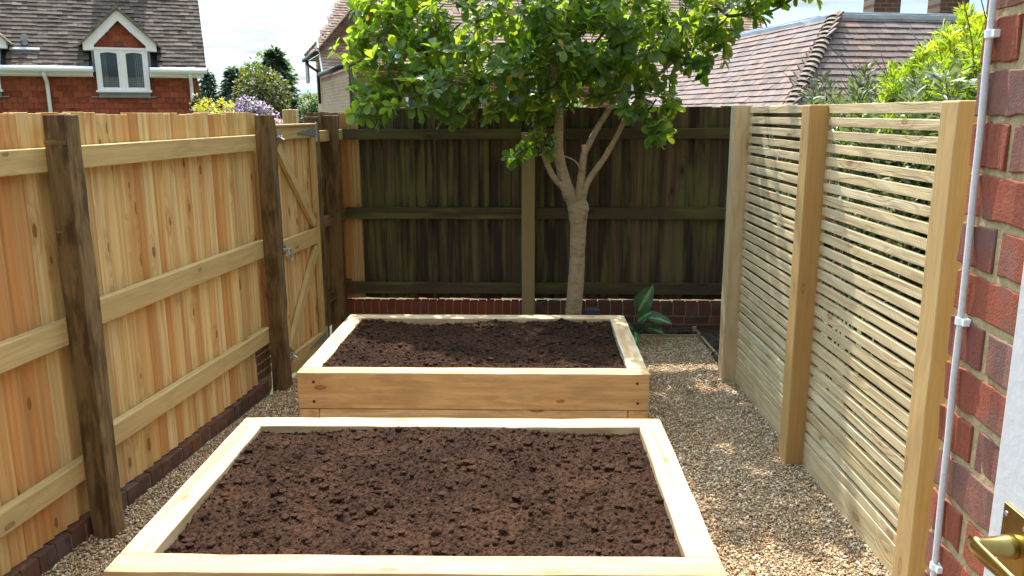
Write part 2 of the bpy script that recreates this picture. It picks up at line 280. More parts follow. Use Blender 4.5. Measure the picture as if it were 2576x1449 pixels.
# ------------------------------------------------------------------ object helpers
def tag(o, label=None, cat=None, group=None, kind=None):
    if label: o['label'] = label
    if cat: o['category'] = cat
    if group: o['group'] = group
    if kind: o['kind'] = kind
    return o
def thing(name, label, cat, loc=(0, 0, 0), group=None):
    o = bpy.data.objects.new(name, None); COL.objects.link(o); o.location = loc; o.empty_display_size = 0.2
    return tag(o, label, cat, group)
def wloc(o):
    return Vector(o.location) + (wloc(o.parent) + o.matrix_parent_inverse.translation if o.parent else Vector((0, 0, 0)))
def link(name, me, mat, parent=None):
    o = bpy.data.objects.new(name, me); COL.objects.link(o)
    if mat: me.materials.append(mat)
    if parent:
        o.parent = parent
        o.matrix_parent_inverse = Matrix.Translation(-wloc(parent))
    return o
def mesh_np(name, V, loops, starts, mat, parent=None, rv=None, wc=None, smooth=True):
    me = bpy.data.meshes.new(name)
    V = np.asarray(V, np.float32); loops = np.asarray(loops, np.int32); starts = np.asarray(starts, np.int32)
    me.vertices.add(len(V)); me.vertices.foreach_set('co', V.ravel())
    me.loops.add(len(loops)); me.loops.foreach_set('vertex_index', loops)
    me.polygons.add(len(starts)); me.polygons.foreach_set('loop_start', starts)
    tot = np.diff(np.append(starts, len(loops))).astype(np.int32); me.polygons.foreach_set('loop_total', tot)
    me.polygons.foreach_set('use_smooth', np.full(len(starts), smooth))
    if rv is not None: me.attributes.new('rv', 'FLOAT', 'POINT').data.foreach_set('value', np.asarray(rv, np.float32))
    if wc is not None: me.attributes.new('wc', 'FLOAT_VECTOR', 'POINT').data.foreach_set('vector', np.asarray(wc, np.float32).ravel())
    me.update(calc_edges=True); me.validate()
    return link(name, me, mat, parent)

class MB:
    """collects boxes, prisms and tubes and links them as one mesh"""
    def __init__(s): s.V = []; s.Fc = []; s.rv = []; s.wc = []
    def add(s, V, Fc, rv=0.5, wc=None):
        b = len(s.V); s.V += [tuple(v) for v in V]; s.Fc += [[b + i for i in f] for f in Fc]
        s.rv += [rv] * len(V); s.wc += [tuple(w) for w in (wc if wc is not None else V)]
    def box(s, o, a, b, c, rv=None, nseg=1, jit=0.0, taper=None, jedge=0.0):
        """o corner, a long (grain) edge, b, c other edges"""
        o, a, b, c = map(Vector, (o, a, b, c)); rv = random.random() if rv is None else rv
        if a.cross(b).dot(c) < 0: b, c, o = -b, c, o + b
        la, lb, lc = a.length, b.length, c.length
        ro = (random.random() * 40, random.random() * 40, random.random() * 40)
        V = []; wc = []
        for i in range(nseg + 1):
            t = i / nseg
            je = random.gauss(0, jedge) if 0 < i < nseg else 0
            for (y, z) in ((0, 0), (1, 0), (1, 1), (0, 1)):
                zz = z * (taper(y) if taper else 1)
                p = o + a * t + b * y + c * zz
                if jit: p = p + b.normalized() * random.gauss(0, jit) + c.normalized() * random.gauss(0, jit)
                if je: p = p + b.normalized() * je
                V.append(p); wc.append((t * la + ro[0], y * lb + ro[1], z * lc + ro[2]))
        Fc = [[3, 2, 1, 0], [4 * nseg + k for k in (0, 1, 2, 3)]]
        for i in range(nseg):
            q = 4 * i
            for k in range(4):
                k2 = (k + 1) % 4; Fc.append([q + k, q + k2, q + 4 + k2, q + 4 + k])
        s.add(V, Fc, rv, wc)
    def cbox(s, c, sz, rv=None, ax=None):
        """centre and size, axis aligned or along axes ax; longest is the grain"""
        ax = ax or (Vector((1, 0, 0)), Vector((0, 1, 0)), Vector((0, 0, 1)))
        e = [Vector(ax[i]) * sz[i] for i in range(3)]; o = Vector(c) - (e[0] + e[1] + e[2]) / 2
        k = max(range(3), key=lambda i: sz[i]); s.box(o, e[k], e[(k + 1) % 3], e[(k + 2) % 3], rv)
    def prism(s, pts, ext, rv=0.5):
        pts = [Vector(p) for p in pts]; ext = Vector(ext); n = len(pts)
        nrm = Vector((0, 0, 0))
        for i in range(n): nrm += pts[i].cross(pts[(i + 1) % n])
        if nrm.dot(ext) > 0: pts = pts[::-1]
        V = pts + [p + ext for p in pts]
        Fc = [list(range(n)), list(range(2 * n - 1, n - 1, -1))] + [[i, n + i, n + (i + 1) % n, (i + 1) % n] for i in range(n)]
        s.add(V, Fc, rv)
    def tube(s, pts, rad, ns=8, cap=True, rv=0.5, flat=None):
        pts = [Vector(p) for p in pts]; n = len(pts)
        rad = [rad] * n if not hasattr(rad, '__len__') else rad
        up = Vector((0.31, 0.17, 0.93)); V = []; prevx = None
        for i in range(n):
            d = (pts[min(i + 1, n - 1)] - pts[max(i - 1, 0)]).normalized()
            x = (prevx - d * prevx.dot(d)) if prevx else up.cross(d)
            if x.length < 1e-3: x = Vector((1, 0, 0)).cross(d)
            x.normalize(); y = d.cross(x); prevx = x
            for k in range(ns):
                an = 2 * math.pi * k / ns; V.append(pts[i] + (x * math.cos(an) + y * math.sin(an)) * rad[i])
        Fc = [[i * ns + k, i * ns + (k + 1) % ns, (i + 1) * ns + (k + 1) % ns, (i + 1) * ns + k] for i in range(n - 1) for k in range(ns)]
        if cap: Fc += [list(range(ns - 1, -1, -1)), [(n - 1) * ns + k for k in range(ns)]]
        s.add(V, Fc, rv)
    def build(s, name, mat, parent=None, bevel=0.0, smooth=False, seg=2):
        loops = [i for f in s.Fc for i in f]; starts = np.cumsum([0] + [len(f) for f in s.Fc])[:-1]
        o = mesh_np(name, s.V, loops, starts, mat, parent, s.rv, s.wc, smooth)
        if bevel:
            b = o.modifiers.new('bevel', 'BEVEL'); b.width = bevel; b.segments = seg; b.limit_method = 'ANGLE'; b.angle_limit = R(40)
        return o

def leaves(name, P, D, N, L, W, rv, mat, parent=None, curl=0.18, fold=0.25, ws=(0.6, 1.0, 0.62), wood_mb=None, wood_mat=None):
    P, D, N = (np.asarray(x, float) for x in (P, D, N)); n = len(P)
    L = np.broadcast_to(L, n)[:, None]; W = np.broadcast_to(W, n)[:, None]; curl = np.broadcast_to(curl, n)[:, None]
    D = D / np.linalg.norm(D, axis=1, keepdims=True)
    S = np.cross(D, N); S /= np.linalg.norm(S, axis=1, keepdims=True) + 1e-9; N = np.cross(S, D)
    mid = [P + D * L * t - N * L * curl * t * t for t in (0, 0.3, 0.62, 0.88, 1.0)]
    sd = lambda sg: [P + D * L * t - N * L * curl * t * t + S * sg * W * 0.5 * w + N * W * fold * w * 0.5 for t, w in ((0.3, ws[0]), (0.62, ws[1]), (0.88, ws[2]))]
    V = np.stack(mid + sd(-1) + sd(1), 1).reshape(-1, 3)
    pol = [[0, 1, 5], [1, 2, 6, 5], [2, 3, 7, 6], [3, 4, 7], [0, 8, 1], [1, 8, 9, 2], [2, 9, 10, 3], [3, 10, 4]]
    pl = np.array([i for f in pol for i in f]); ps = np.cumsum([0] + [len(f) for f in pol])[:-1]
    loops = (pl[None] + 11 * np.arange(n)[:, None]).ravel(); starts = (ps[None] + len(pl) * np.arange(n)[:, None]).ravel()
    rvv = np.repeat(rv, 11)
    if wood_mb:
        b, lb = len(V), len(loops); wl = [i + b for f in wood_mb.Fc for i in f]; wst = np.cumsum([0] + [len(f) for f in wood_mb.Fc])[:-1] + lb; nf = len(starts)
        V = np.concatenate([V, np.array([tuple(q) for q in wood_mb.V])]); loops = np.concatenate([loops, wl]); starts = np.concatenate([starts, wst]); rvv = np.concatenate([rvv, np.zeros(len(wood_mb.V))])
    o = mesh_np(name, V, loops, starts, mat, parent, rvv, None, True)
    if wood_mb:
        o.data.materials.append(wood_mat); mi = np.zeros(len(starts), np.int32); mi[nf:] = 1; o.data.polygons.foreach_set('material_index', mi)
    return o
def unit(n): v = rng.normal(size=(n, 3)); return v / np.linalg.norm(v, axis=1, keepdims=True)

ICO = None
def ico():
    global ICO
    if ICO is None:
        bm = bmesh.new(); bmesh.ops.create_icosphere(bm, subdivisions=1, radius=1.0); bm.verts.ensure_lookup_table()
        ICO = (np.array([v.co[:] for v in bm.verts]), np.array([[v.index for v in f.verts] for f in bm.faces])); bm.free()
    return ICO
def blobs(name, P, S, rv, mat, parent=None, smooth=True, lump=0.0):
    """many small stones or clods as one mesh: P centres, S (n,3) half sizes, random turns"""
    V0, F0 = ico(); n = len(P)
    q = rng.normal(size=(n, 4)); q /= np.linalg.norm(q, axis=1, keepdims=True); w, x, y, z = q.T
    # mostly flat on the ground: turn about z plus a small tilt
    q[:, 1:3] *= 0.35; q /= np.linalg.norm(q, axis=1, keepdims=True); w, x, y, z = q.T
    Rm = np.stack([1 - 2 * (y * y + z * z), 2 * (x * y - z * w), 2 * (x * z + y * w), 2 * (x * y + z * w), 1 - 2 * (x * x + z * z), 2 * (y * z - x * w), 2 * (x * z - y * w), 2 * (y * z + x * w), 1 - 2 * (x * x + y * y)], 1).reshape(n, 3, 3)
    L = V0[None] * S[:, None, :]
    if lump: L = L * (1 + rng.normal(0, lump, (n, len(V0), 1)))
    V = np.einsum('nij,nkj->nki', Rm, L) + P[:, None, :]
    loops = (F0[None] + len(V0) * np.arange(n)[:, None, None]).ravel(); starts = np.arange(n * len(F0)) * 3
    return mesh_np(name, V.reshape(-1, 3), loops, starts, mat, parent, np.repeat(rv, len(V0)), None, smooth)

# ------------------------------------------------------------------ ground
mb = MB(); mb.add([(-600, -80, -0.004), (600, -80, -0.004), (600, 1500, -0.004), (-600, 1500, -0.004)], [[0, 1, 2, 3]])
tag(mb.build('ground', M['ground']), kind='structure')
mb = MB(); mb.add([(-2.4, -0.5, 0), (1.62, -0.5, 0), (1.56, 3.0, 0), (1.46, 6.2, 0), (1.345, 6.93, 0), (-1.75, 6.93, 0), (-2.15, 3.4, 0)], [[0, 1, 2, 3, 4, 5, 6]])
tag(mb.build('gravel_path', M['gravelbase']), kind='structure')
mb = MB(); mb.add([(-1.75, 6.93, 0.004), (1.345, 6.93, 0.004), (1.46, 6.2, 0.004), (1.6, 6.2, 0.004), (1.6, 7.2, 0.004), (-1.85, 7.2, 0.004)], [[0, 1, 2, 3, 4, 5]])

def grid_noise(nx, ny, sx, sy, cell, r):
    """smooth value noise on an nx*ny grid covering sx*sy metres"""
    gx, gy = int(sx / cell) + 3, int(sy / cell) + 3
    a = r.normal(size=(gy, gx)); X = np.linspace(0, sx / cell, nx); Y = np.linspace(0, sy / cell, ny)
    ix, iy = X.astype(int), Y.astype(int); fx, fy = X - ix, Y - iy; fx = fx * fx * (3 - 2 * fx); fy = fy * fy * (3 - 2 * fy)
    a00 = a[np.ix_(iy, ix)]; a01 = a[np.ix_(iy, ix + 1)]; a10 = a[np.ix_(iy + 1, ix)]; a11 = a[np.ix_(iy + 1, ix + 1)]
    return (a00 * (1 - fx) + a01 * fx) * (1 - fy[:, None]) + (a10 * (1 - fx) + a11 * fx) * fy[:, None]
def soil_patch(name, o, u, v, sx, sy, z, res, amps, mat, clods, seed, extra=None, lump_scale=1.0):
    """crumbly soil: a displaced sheet with loose clods lying on it, one object"""
    r = np.random.default_rng(seed); nx, ny = int(sx / res), int(sy / res)
    h = sum(a * grid_noise(nx, ny, sx, sy, c, r) for c, a in amps)
    h2 = sum(a * np.abs(grid_noise(nx, ny, sx, sy, c, r)) for c, a in ((0.03, 0.0012 * lump_scale), (0.016, 0.0022 * lump_scale), (0.008, 0.0028 * lump_scale)))
    X, Y = np.meshgrid(np.linspace(0, sx, nx), np.linspace(0, sy, ny))
    H = z + h + h2 + (extra(X / sx, Y / sy) if extra else 0)
    o, u, v = np.array(o, float), np.array(u, float), np.array(v, float)
    P = o[None, None] + u * X[..., None] + v * Y[..., None]; P[..., 2] = H
    idx = np.arange(nx * ny).reshape(ny, nx)
    Q = np.stack([idx[:-1, :-1], idx[:-1, 1:], idx[1:, 1:], idx[1:, :-1]], -1).reshape(-1, 4)
    V = [P.reshape(-1, 3)]; loops = [Q.ravel()]; st = [np.arange(len(Q)) * 4]
    if clods:
        n = clods; ii = r.integers(2, ny - 2, n); jj = r.integers(2, nx - 2, n); C = P[ii, jj].copy()
        s = 0.0020 + 0.020 * lump_scale * r.random(n) ** 12.0; C[:, 2] += s * 0.25
        V0, F0 = ico(); S = s[:, None] * r.uniform(0.6, 1.3, (n, 3)); S[:, 2] *= 0.75
        Lc = V0[None] * S[:, None, :] * (1 + r.normal(0, 0.16, (n, len(V0), 1))) + C[:, None]
        nf_ = n // 14; pi_ = P[r.integers(2, ny - 2, nf_), r.integers(2, nx - 2, nf_)] + [0, 0, 0.003]      # fibres and chips of bark
        an = r.uniform(0, 6.283, nf_); dv = np.column_stack([np.cos(an), np.sin(an), r.normal(0, 0.25, nf_)]) * r.uniform(0.005, 0.022, nf_)[:, None]; wv = np.column_stack([-np.sin(an), np.cos(an), np.zeros(nf_)]) * 0.0013
        FV = np.stack([pi_ - dv - wv, pi_ + dv - wv, pi_ + dv + wv, pi_ - dv + wv, pi_ - dv - wv + [0, 0, .002], pi_ + dv - wv + [0, 0, .002], pi_ + dv + wv + [0, 0, .002], pi_ - dv + wv + [0, 0, .002]], 1).reshape(-1, 3)
        Fq = np.array([[4, 5, 6, 7], [0, 1, 5, 4], [1, 2, 6, 5], [2, 3, 7, 6], [3, 0, 4, 7]])
        b = nx * ny; V.append(Lc.reshape(-1, 3))
        lp = (F0[None] + len(V0) * np.arange(n)[:, None, None]).ravel() + b; loops.append(lp); st.append(len(Q) * 4 + np.arange(n * len(F0)) * 3)
        V.append(FV); b2 = b + n * len(V0); loops.append((Fq[None] + 8 * np.arange(nf_)[:, None, None]).ravel() + b2); st.append(len(Q) * 4 + n * len(F0) * 3 + np.arange(nf_ * 5) * 4)
    return mesh_np(name, np.concatenate(V), np.concatenate(loops), np.concatenate(st), mat, None, None, None, False)
tag(soil_patch('border_soil', (-1.8, 6.95, 0), (1, 0, 0), (0, 1, 0), 3.13, 0.25, 0.02, 0.008, ((0.3, 0.012), (0.08, 0.008)), M['bedsoil'], 900, 21), kind='stuff')
tag(soil_patch('border_soil', (1.33, 6.0, 0), (1, 0, 0), (0, 1, 0), 0.3, 1.2, 0.01, 0.008, ((0.3, 0.010), (0.08, 0.008)), M['bedsoil'], 500, 22), kind='stuff')

# ------------------------------------------------------------------ raised beds
def raised_bed(name, label, BL, BR, FL, FR, soil_name, seed, extra):
    T, h, th = 0.45, 0.222, 0.115
    BL, BR, FL, FR = (Vector((*p, 0)) for p in (BL, BR, FL, FR))
    t = thing(name, label, 'raised bed', ((FL + FR) / 2)[:], 'sleeper raised beds in the gravel')
    u = ((FR - FL).normalized() + (BR - BL).normalized()).normalized(); v = Vector((-u.y, u.x, 0)); z = Vector((0, 0, 1))
    W = (FR - FL).length; D = ((BL - FL).length + (BR - FR).length) / 2
    o = (FL + FR) / 2 - u * W / 2
    def beam(p, along, across, zz, hh, rv):
        mb = MB(); n = max(6, int(along.length / 0.12))
        mb.box(p + z * zz, along, across, z * hh, rv, n, 0.0008, None, 0.0012)
        return mb.build('sleeper', M['sleeper'], t, 0.006)
    # top course: front and back run through
    z1 = T - h
    beam(o, u * W, v * th, z1, h, 0.08); beam(o + v * (D - th), u * W, v * th, z1, h, 0.8)
    beam(o + v * (th + 0.001), v * (D - 2 * th - 0.002), u * th, z1, h, 0.9)
    beam(o + v * (th + 0.001) + u * (W - th), v * (D - 2 * th - 0.002), u * th, z1, h, 0.7)
    # lower course: sides run through
    beam(o + u * 0.004, v * D, u * th, 0, z1 - 0.003, 0.15); beam(o + u * (W - th - 0.004), v * D, u * th, 0, z1 - 0.003, 0.2)
    beam(o + u * (th + 0.006) + v * 0.003, u * (W - 2 * th - 0.012), v * th, 0, z1 - 0.003, 0.6); beam(o + u * (th + 0.006) + v * (D - th - 0.003), u * (W - 2 * th - 0.012), v * th, 0, z1 - 0.003, 0.5)
    for x in (0.095, W - 0.07):
        for zz in (z1 + 0.045, z1 + 0.165):
            mb = MB(); p = o + u * (x + random.uniform(-.02, .02)) + z * zz; mb.tube([p - v * 0.0012, p + v * 0.01], [0.0085, 0.0085], 10)
            mb.build('screw_hole', M['hole'], t)
    s = soil_patch(soil_name, o + u * th + v * th, u, v, W - 2 * th, D - 2 * th, T - 0.036, 0.0034,
                   ((0.55, 0.012), (0.24, 0.008), (0.1, 0.0040), (0.05, 0.0024), (0.024, 0.0026), (0.012, 0.0030), (0.007, 0.0022)), M['soil'], 6000, seed, extra)
    return t, s
edge = lambda X, Y: 0.022 * np.exp(-((X - 0.62) / 0.4) ** 2 - ((Y - 0.7) / 0.4) ** 2)
_, s1 = raised_bed('raised_bed', 'nearer pale timber raised bed, fully sunlit, in the foreground', (-1.469, 3.772), (0.598, 3.807), (-1.457, 2.364), (0.593, 2.424), 'compost', 31,
           lambda X, Y: edge(X, Y) - 0.008 * (1 - X) ** 2 * (1 - Y))
_, s2 = raised_bed('raised_bed', 'farther timber raised bed, half shaded by the tree, with its orange front face showing', (-1.437, 5.894), (0.601, 5.911), (-1.452, 4.472), (0.597, 4.512), 'compost', 32,
           lambda X, Y: edge(X, Y) * 0.8 - 0.02 * np.exp(-((X - 0.35) / 0.12) ** 2) * (Y > 0.85))
for s_, in ((s1,), (s2,)): tag(s_, kind='stuff')

# ------------------------------------------------------------------ left fence
LU = Vector((0.0765, 0.9971, 0)).normalized(); LN = Vector((LU.y, -LU.x, 0)); LA = Vector((-1.984, 3.45, 0)); Z = Vector((0, 0, 1))
LP = lambda s, n, z: LA + LU * s + LN * n + Z * z
def featheredge(mb, fn, U, N, s0, s1, z0, z1, wid=0.118, exp=0.094, rvs=None, zj=0.006, gaps=0.0, flip=False, t1=0.017, t0=0.007):
    """overlapping wedge boards standing from s0 to s1; fn(s,n,z) gives the point of their back"""
    s = s0
    while s < s1 - 0.02:
        e = exp * random.uniform(0.9, 1.08); w = min(wid * e / exp, s1 - s)
        rv = rvs() if rvs else random.random()
        tp = z1 + random.uniform(-zj, zj); lean = random.gauss(0, 0.0025)
        thick = t1 * random.uniform(0.9, 1.25); off = random.uniform(0, 0.003) + (0.005 if not flip else 0)
        f = (lambda y: t0 / t1 + (1 - t0 / t1) * y) if flip else (lambda y: 1 - (1 - t0 / t1) * y)
        mb.box(fn(s, off, z0 + random.uniform(-0.004, 0.004)), Z * (tp - z0) + U * lean, U * w, N * thick, rv, 4, 0.0006, f)
        s += e + (random.uniform(0, gaps) if random.random() < 0.15 else 0)
fence = thing('featheredge_fence', 'new golden pine board fence with brown posts along the left side', 'fence', LP(0, -0.05, 0)[:])
def pal():
    return random.choice([0.0, 0.05, 0.15, 0.22, 0.22, 0.25, 0.3, 0.4, 0.42, 0.5, 0.55, 0.6, 0.68, 0.72, 0.84, 1.0]) + random.uniform(-0.03, 0.03)
for a_, b_, zb_ in ((-2.6, -0.03, 0.104), (-0.03, 1.84, 0.092), (1.845, 2.12, 0.38)):
    mb = MB(); featheredge(mb, lambda s, n, z: LP(s, -0.182 + n, z), LU, LN, a_, b_, zb_, 1.926, 0.108, 0.084, rvs=pal, t1=0.026, t0=0.006)
    mb.build('board_panel', M['feather'], fence, 0.0012, seg=1)
    mb = MB()
for s0, s1, zz in ((0.002, 2.0, ((1.686, 1.787), (0.962, 1.080), (0.356, 0.463))), (-2.6, -0.0, ((1.686, 1.787), (0.934, 1.043), (0.297, 0.391)))):
    for za, zb in zz:
        mb = MB(); mb.box(LP(s0, -0.150, za), LU * (s1 - s0), LN * 0.049, Z * (zb - za), None, 10, 0.0006)
        mb.build('rail', M['rail'], fence, 0.004)
def old_post(parent, s, n0, w, d, z1, rv=0.5, name='post', z0=-0.3):
    mb = MB(); mb.box(LP(s, n0, z0), Z * (z1 - z0), LU * w, LN * d, rv, 14, 0.0018)
    return mb.build(name, M['oldpost'], parent, 0.003)
old_post(fence, -0.100, -0.1, 0.1, 0.1, 1.922, 0.55); old_post(fence, 1.968, -0.1, 0.09, 0.1, 1.916, 0.35); old_post(fence, -2.45, -0.1, 0.1, 0.1, 1.92, 0.5)
mb = MB()      # lighter batten marks nailed round the post heads
mb.box(LP(-0.102, -0.102, 1.80), LN * 0.098, Z * 0.022, LU * 0.0015, 0.95); mb.build('batten', M['oldpost'], fence)
mb = MB(); mb.box(LP(-0.102, -0.094, 1.43), LN * 0.03, Z * 0.012, LU * 0.0015, 0.9)
mb.build('batten', M['oldpost'], fence)
# brick plinth under the left fence
pl = thing('brick_plinth', 'low dark brick edging course under the left board fence', 'brick edging', LP(0, -0.1, 0)[:])
mb = MB(); s = -2.6
while s < 1.93:
    w = 0.102 + random.uniform(-0.003, 0.004)
    mb.box(LP(s, -0.235 + random.uniform(-0.002, 0.002), -0.05), LU * w, LN * 0.115, Z * (0.137 + (0.012 if s < -0.05 else 0) + random.uniform(-0.004, 0.004)), random.random()); s += w + 0.006
mb.build('brick_course', M['plinthbrick'], pl, 0.004)
mb = MB(); mb.box(LP(-2.6, -0.23, -0.05), LU * 4.53, LN * 0.106, Z * 0.132); mb.build('mortar', M['mortar_dark'], pl)
pier = thing('brick_pier', 'narrow brick pier seen through the cut boards beside the gate post', 'brick pier', LP(1.88, -0.3, 0)[:])
mb = MB()
for i in range(5):
    mb.box(LP(1.865, -0.27, 0.10 + i * 0.0625), LU * 0.235, LN * 0.113, Z * 0.053, random.random())
mb.build('bricks', M['plinthbrick'], pier, 0.004)
mb = MB(); mb.box(LP(1.87, -0.265, 0.0), LU * 0.225, LN * 0.106, Z * 0.40); mb.build('mortar', M['mortar_dark'], pier)

# ------------------------------------------------------------------ gate
gate = thing('garden_gate', 'new pine garden gate with Z bracing and galvanised fittings', 'gate', LP(2.5, -0.05, 0)[:])
mb = MB(); featheredge(mb, lambda s, n, z: LP(s, -0.098 + n, z), LU, LN, 2.125, 2.925, 0.05, 1.825, 0.1, 0.088, rvs=lambda: random.choice([0.05, 0.15, 0.3, 0.42]), zj=0.002, gaps=0.004, t1=0.014)
mb.build('board_panel', M['feather'], gate, 0.001, seg=1)
GN = -0.075
def gbeam(name, s0, z0, s1, z1, w, horizontal=None, mat='rail', d=0.034, n0=GN):
    p, q = LP(s0, n0, z0), LP(s1, n0, z1); a = q - p; c = LN.cross(a).normalized() * w
    mb = MB(); mb.box(p - c / 2, a, c, LN * d, None, 6, 0.0005); return mb.build(name, M[mat], gate, 0.003)
gbeam('stile', 2.150, 0.04, 2.150, 1.745, 0.055); gbeam('stile', 2.895, 0.07, 2.895, 1.745, 0.062)
gbeam('rail', 2.12, 1.79, 2.93, 1.79, 0.088); gbeam('rail', 2.182, 0.985, 2.862, 0.985, 0.125); gbeam('rail', 2.182, 0.125, 2.862, 0.125, 0.135)
gbeam('brace', 2.20, 1.70, 2.83, 1.085, 0.07); gbeam('brace', 2.845, 0.89, 2.21, 0.24, 0.07)
mb = MB(); mb.box(LP(2.12, -0.08, 1.836), LU * 0.81, LN * 0.05, Z * 0.016, 0.9); mb.build('capping', M['rail'], gate, 0.003)
for zc in (1.785, 0.15):      # tee hinges
    mb = MB(); n0 = GN + 0.036
    mb.prism([LP(2.55, n0, zc - 0.006), LP(2.55, n0, zc + 0.006), LP(2.925, n0, zc + 0.034), LP(2.925, n0, zc - 0.034)], LN * 0.004)
    mb.tube([LP(2.935, n0 + 0.004, zc - 0.075), LP(2.935, n0 + 0.004, zc + 0.075)], 0.008, 8)
    mb.box(LP(2.942, n0, zc - 0.07), Z * 0.14, LU * 0.03, LN * 0.004)
    mb.build('hinge', M['zinc'], gate)
for zc, nm in ((1.765, 'bolt'), (0.20, 'bolt')):
    mb = MB(); n0 = GN + 0.036
    mb.box(LP(2.10, n0, zc - 0.018), LU * 0.13, Z * 0.036, LN * 0.004); mb.tube([LP(2.04, n0 + 0.014, zc), LP(2.215, n0 + 0.014, zc)], 0.008, 8)
    for s in (2.11, 2.16, 2.205): mb.tube([LP(s - 0.008, n0 + 0.014, zc), LP(s + 0.008, n0 + 0.014, zc)], 0.014, 8)
    mb.tube([LP(2.19, n0 + 0.014, zc), LP(2.19, n0 + 0.045, zc - 0.02)], 0.007, 8)
    mb.build(nm, M['zinc'], gate)
mb = MB(); n0 = GN + 0.036
mb.box(LP(2.12, n0, 0.955), LU * 0.075, Z * 0.06, LN * 0.006); mb.box(LP(2.06, n0 + 0.006, 0.975), LU * 0.11, Z * 0.022, LN * 0.018)
mb.tube([LP(2.165, n0, 0.985), LP(2.165, n0 + 0.055, 0.985)], 0.009, 8)
mb.tube([LP(2.165 + 0.0 + 0.036 * math.sin(a), n0 + 0.05, 0.95 + 0.045 * math.cos(a)) for a in np.linspace(0, 2 * math.pi, 20)], 0.0045, 6)
mb.build('ring_latch', M['zinc'], gate)
# strip of bark-edged timber the gate closes on, hinge post and the short brown fence up to the corner
stop = thing('gate_stop_post', 'dark ragged timber strip between brown gate post and gate latch side', 'post', LP(2.08, -0.05, 0)[:])
mb = MB(); mb.box(LP(2.060, -0.09, -0.1), Z * 1.99, LU * 0.038, LN * 0.082, 0.1, 22, 0.004); mb.build('timber', M['oldpost'], stop, 0.003)
hp = thing('side_fence', 'short brown board fence between the gate hinges and the corner', 'fence', LP(3.1, -0.1, 0)[:])
old_post(hp, 2.985, -0.15, 0.09, 0.09, 1.90, 0.4)
mb = MB(); featheredge(mb, lambda s, n, z: LP(s, -0.17 + n, z), LU, LN, 3.075, 3.95, 0.12, 1.935, 0.11, 0.09, rvs=lambda: random.uniform(0.3, 0.9), gaps=0.012); mb.build('board_panel', M['oldpost'], hp, 0.001, seg=1)
for za in (1.70, 1.0, 0.35):
    mb = MB(); mb.box(LP(3.0, -0.15, za), LU * 0.9, LN * 0.05, Z * 0.09); mb.build('rail', M['rail' if za > 1.5 else 'oldpost'], hp, 0.003)
np_ = thing('fence_post', 'new pale square post top standing behind the gate', 'post', (-2.20, 7.05, 0))
mb = MB(); mb.box((-2.255, 7.0, -0.1), Z * 2.06, (0.115, 0.01, 0), (-0.01, 0.115, 0), 0.1, 6, 0.0006); mb.build('post', M['feather'], np_, 0.005)
cp = thing('corner_post', 'dark brown corner post standing in front of the mossy back fence', 'post', (-1.82, 6.9, 0))
mb = MB(); mb.box((-1.885, 6.86, -0.1), Z * 2.01, (0.125, 0.008, 0), (-0.008, 0.1, 0), 0.4, 14, 0.002); mb.build('post', M['oldpost'], cp, 0.006)

# ------------------------------------------------------------------ back fence and its wall
bf = thing('back_fence', 'old dark mossy board fence across the back of the yard', 'fence', (0, 7.25, 0))
BP = lambda s, n, z: Vector((s, 7.296 - n, z)); BU = Vector((1, 0, 0)); BN = Vector((0, -1, 0))
mb = MB(); featheredge(mb, BP, BU, BN, -1.67, 2.3, 0.262, 1.97, 0.118, 0.097, zj=0.004, gaps=0.006, t1=0.028, t0=0.006); mb.build('board_panel', M['oldfence'], bf, 0.001, seg=1)
mb = MB(); featheredge(mb, BP, BU, BN, -1.86, -1.67, 0.262, 1.93, 0.118, 0.094, rvs=lambda: random.uniform(0.0, 0.12)); o_ = mb.build('replacement_boards', M['feather'], bf, 0.001, seg=1); o_['label'] = 'pair of fresh pale boards'
for za, zb in ((1.70, 1.79), (1.0, 1.10), (0.318, 0.42)):
    for xa, xb in ((-1.80, -0.224), (-0.104, 2.3)):
        mb = MB(); mb.box((xa, 7.212, za), (xb - xa, 0, 0), (0, 0.048, 0), Z * (zb - za), None, 12, 0.0008); mb.build('rail', M['oldrail'], bf, 0.003)
mb = MB(); mb.box((-0.222, 7.135, -0.1), Z * 1.86, (0.116, 0, 0), (0, 0.116, 0), 0.5, 8, 0.0006); o_ = mb.build('post', M['greypost'], bf, 0.005); o_['label'] = 'plain pale green-brown post'
bw = thing('garden_wall', 'low red brick wall under the dark back fence', 'brick wall', (0, 7.25, 0))
mb = MB(); x = -1.9
while x < 2.3:
    w = 0.0655 if x < -0.16 else 0.103
    mb.box((x, 7.195 + random.uniform(-.002, .002), 0.132), Z * (0.118 + random.uniform(-.003, .003)), (w, 0, 0), (0, 0.11, 0), random.uniform(0, 0.55) if x < -0.16 else random.uniform(0.7, 1.0)); x += w + 0.0098
mb.build('brick_course', M['wallbrick'], bw, 0.003)
mb = MB()
for k in range(3):
    x = -1.9 + (k % 2) * 0.11
    while x < 2.3:
        mb.box((x, 7.195 + random.uniform(-.002, .002), 0.122 - 0.075 * (k + 1) + 0.01), (0.215, 0, 0), (0, 0.1, 0), Z * 0.065, random.uniform(0.6, 1.0)); x += 0.225
mb.build('brick_courses', M['wallbrick'], bw, 0.003)
mb = MB(); mb.box((-1.95, 7.2, -0.15), (4.3, 0, 0), (0, 0.1, 0), Z * 0.392); mb.build('mortar', M['mortar_dark'], bw)
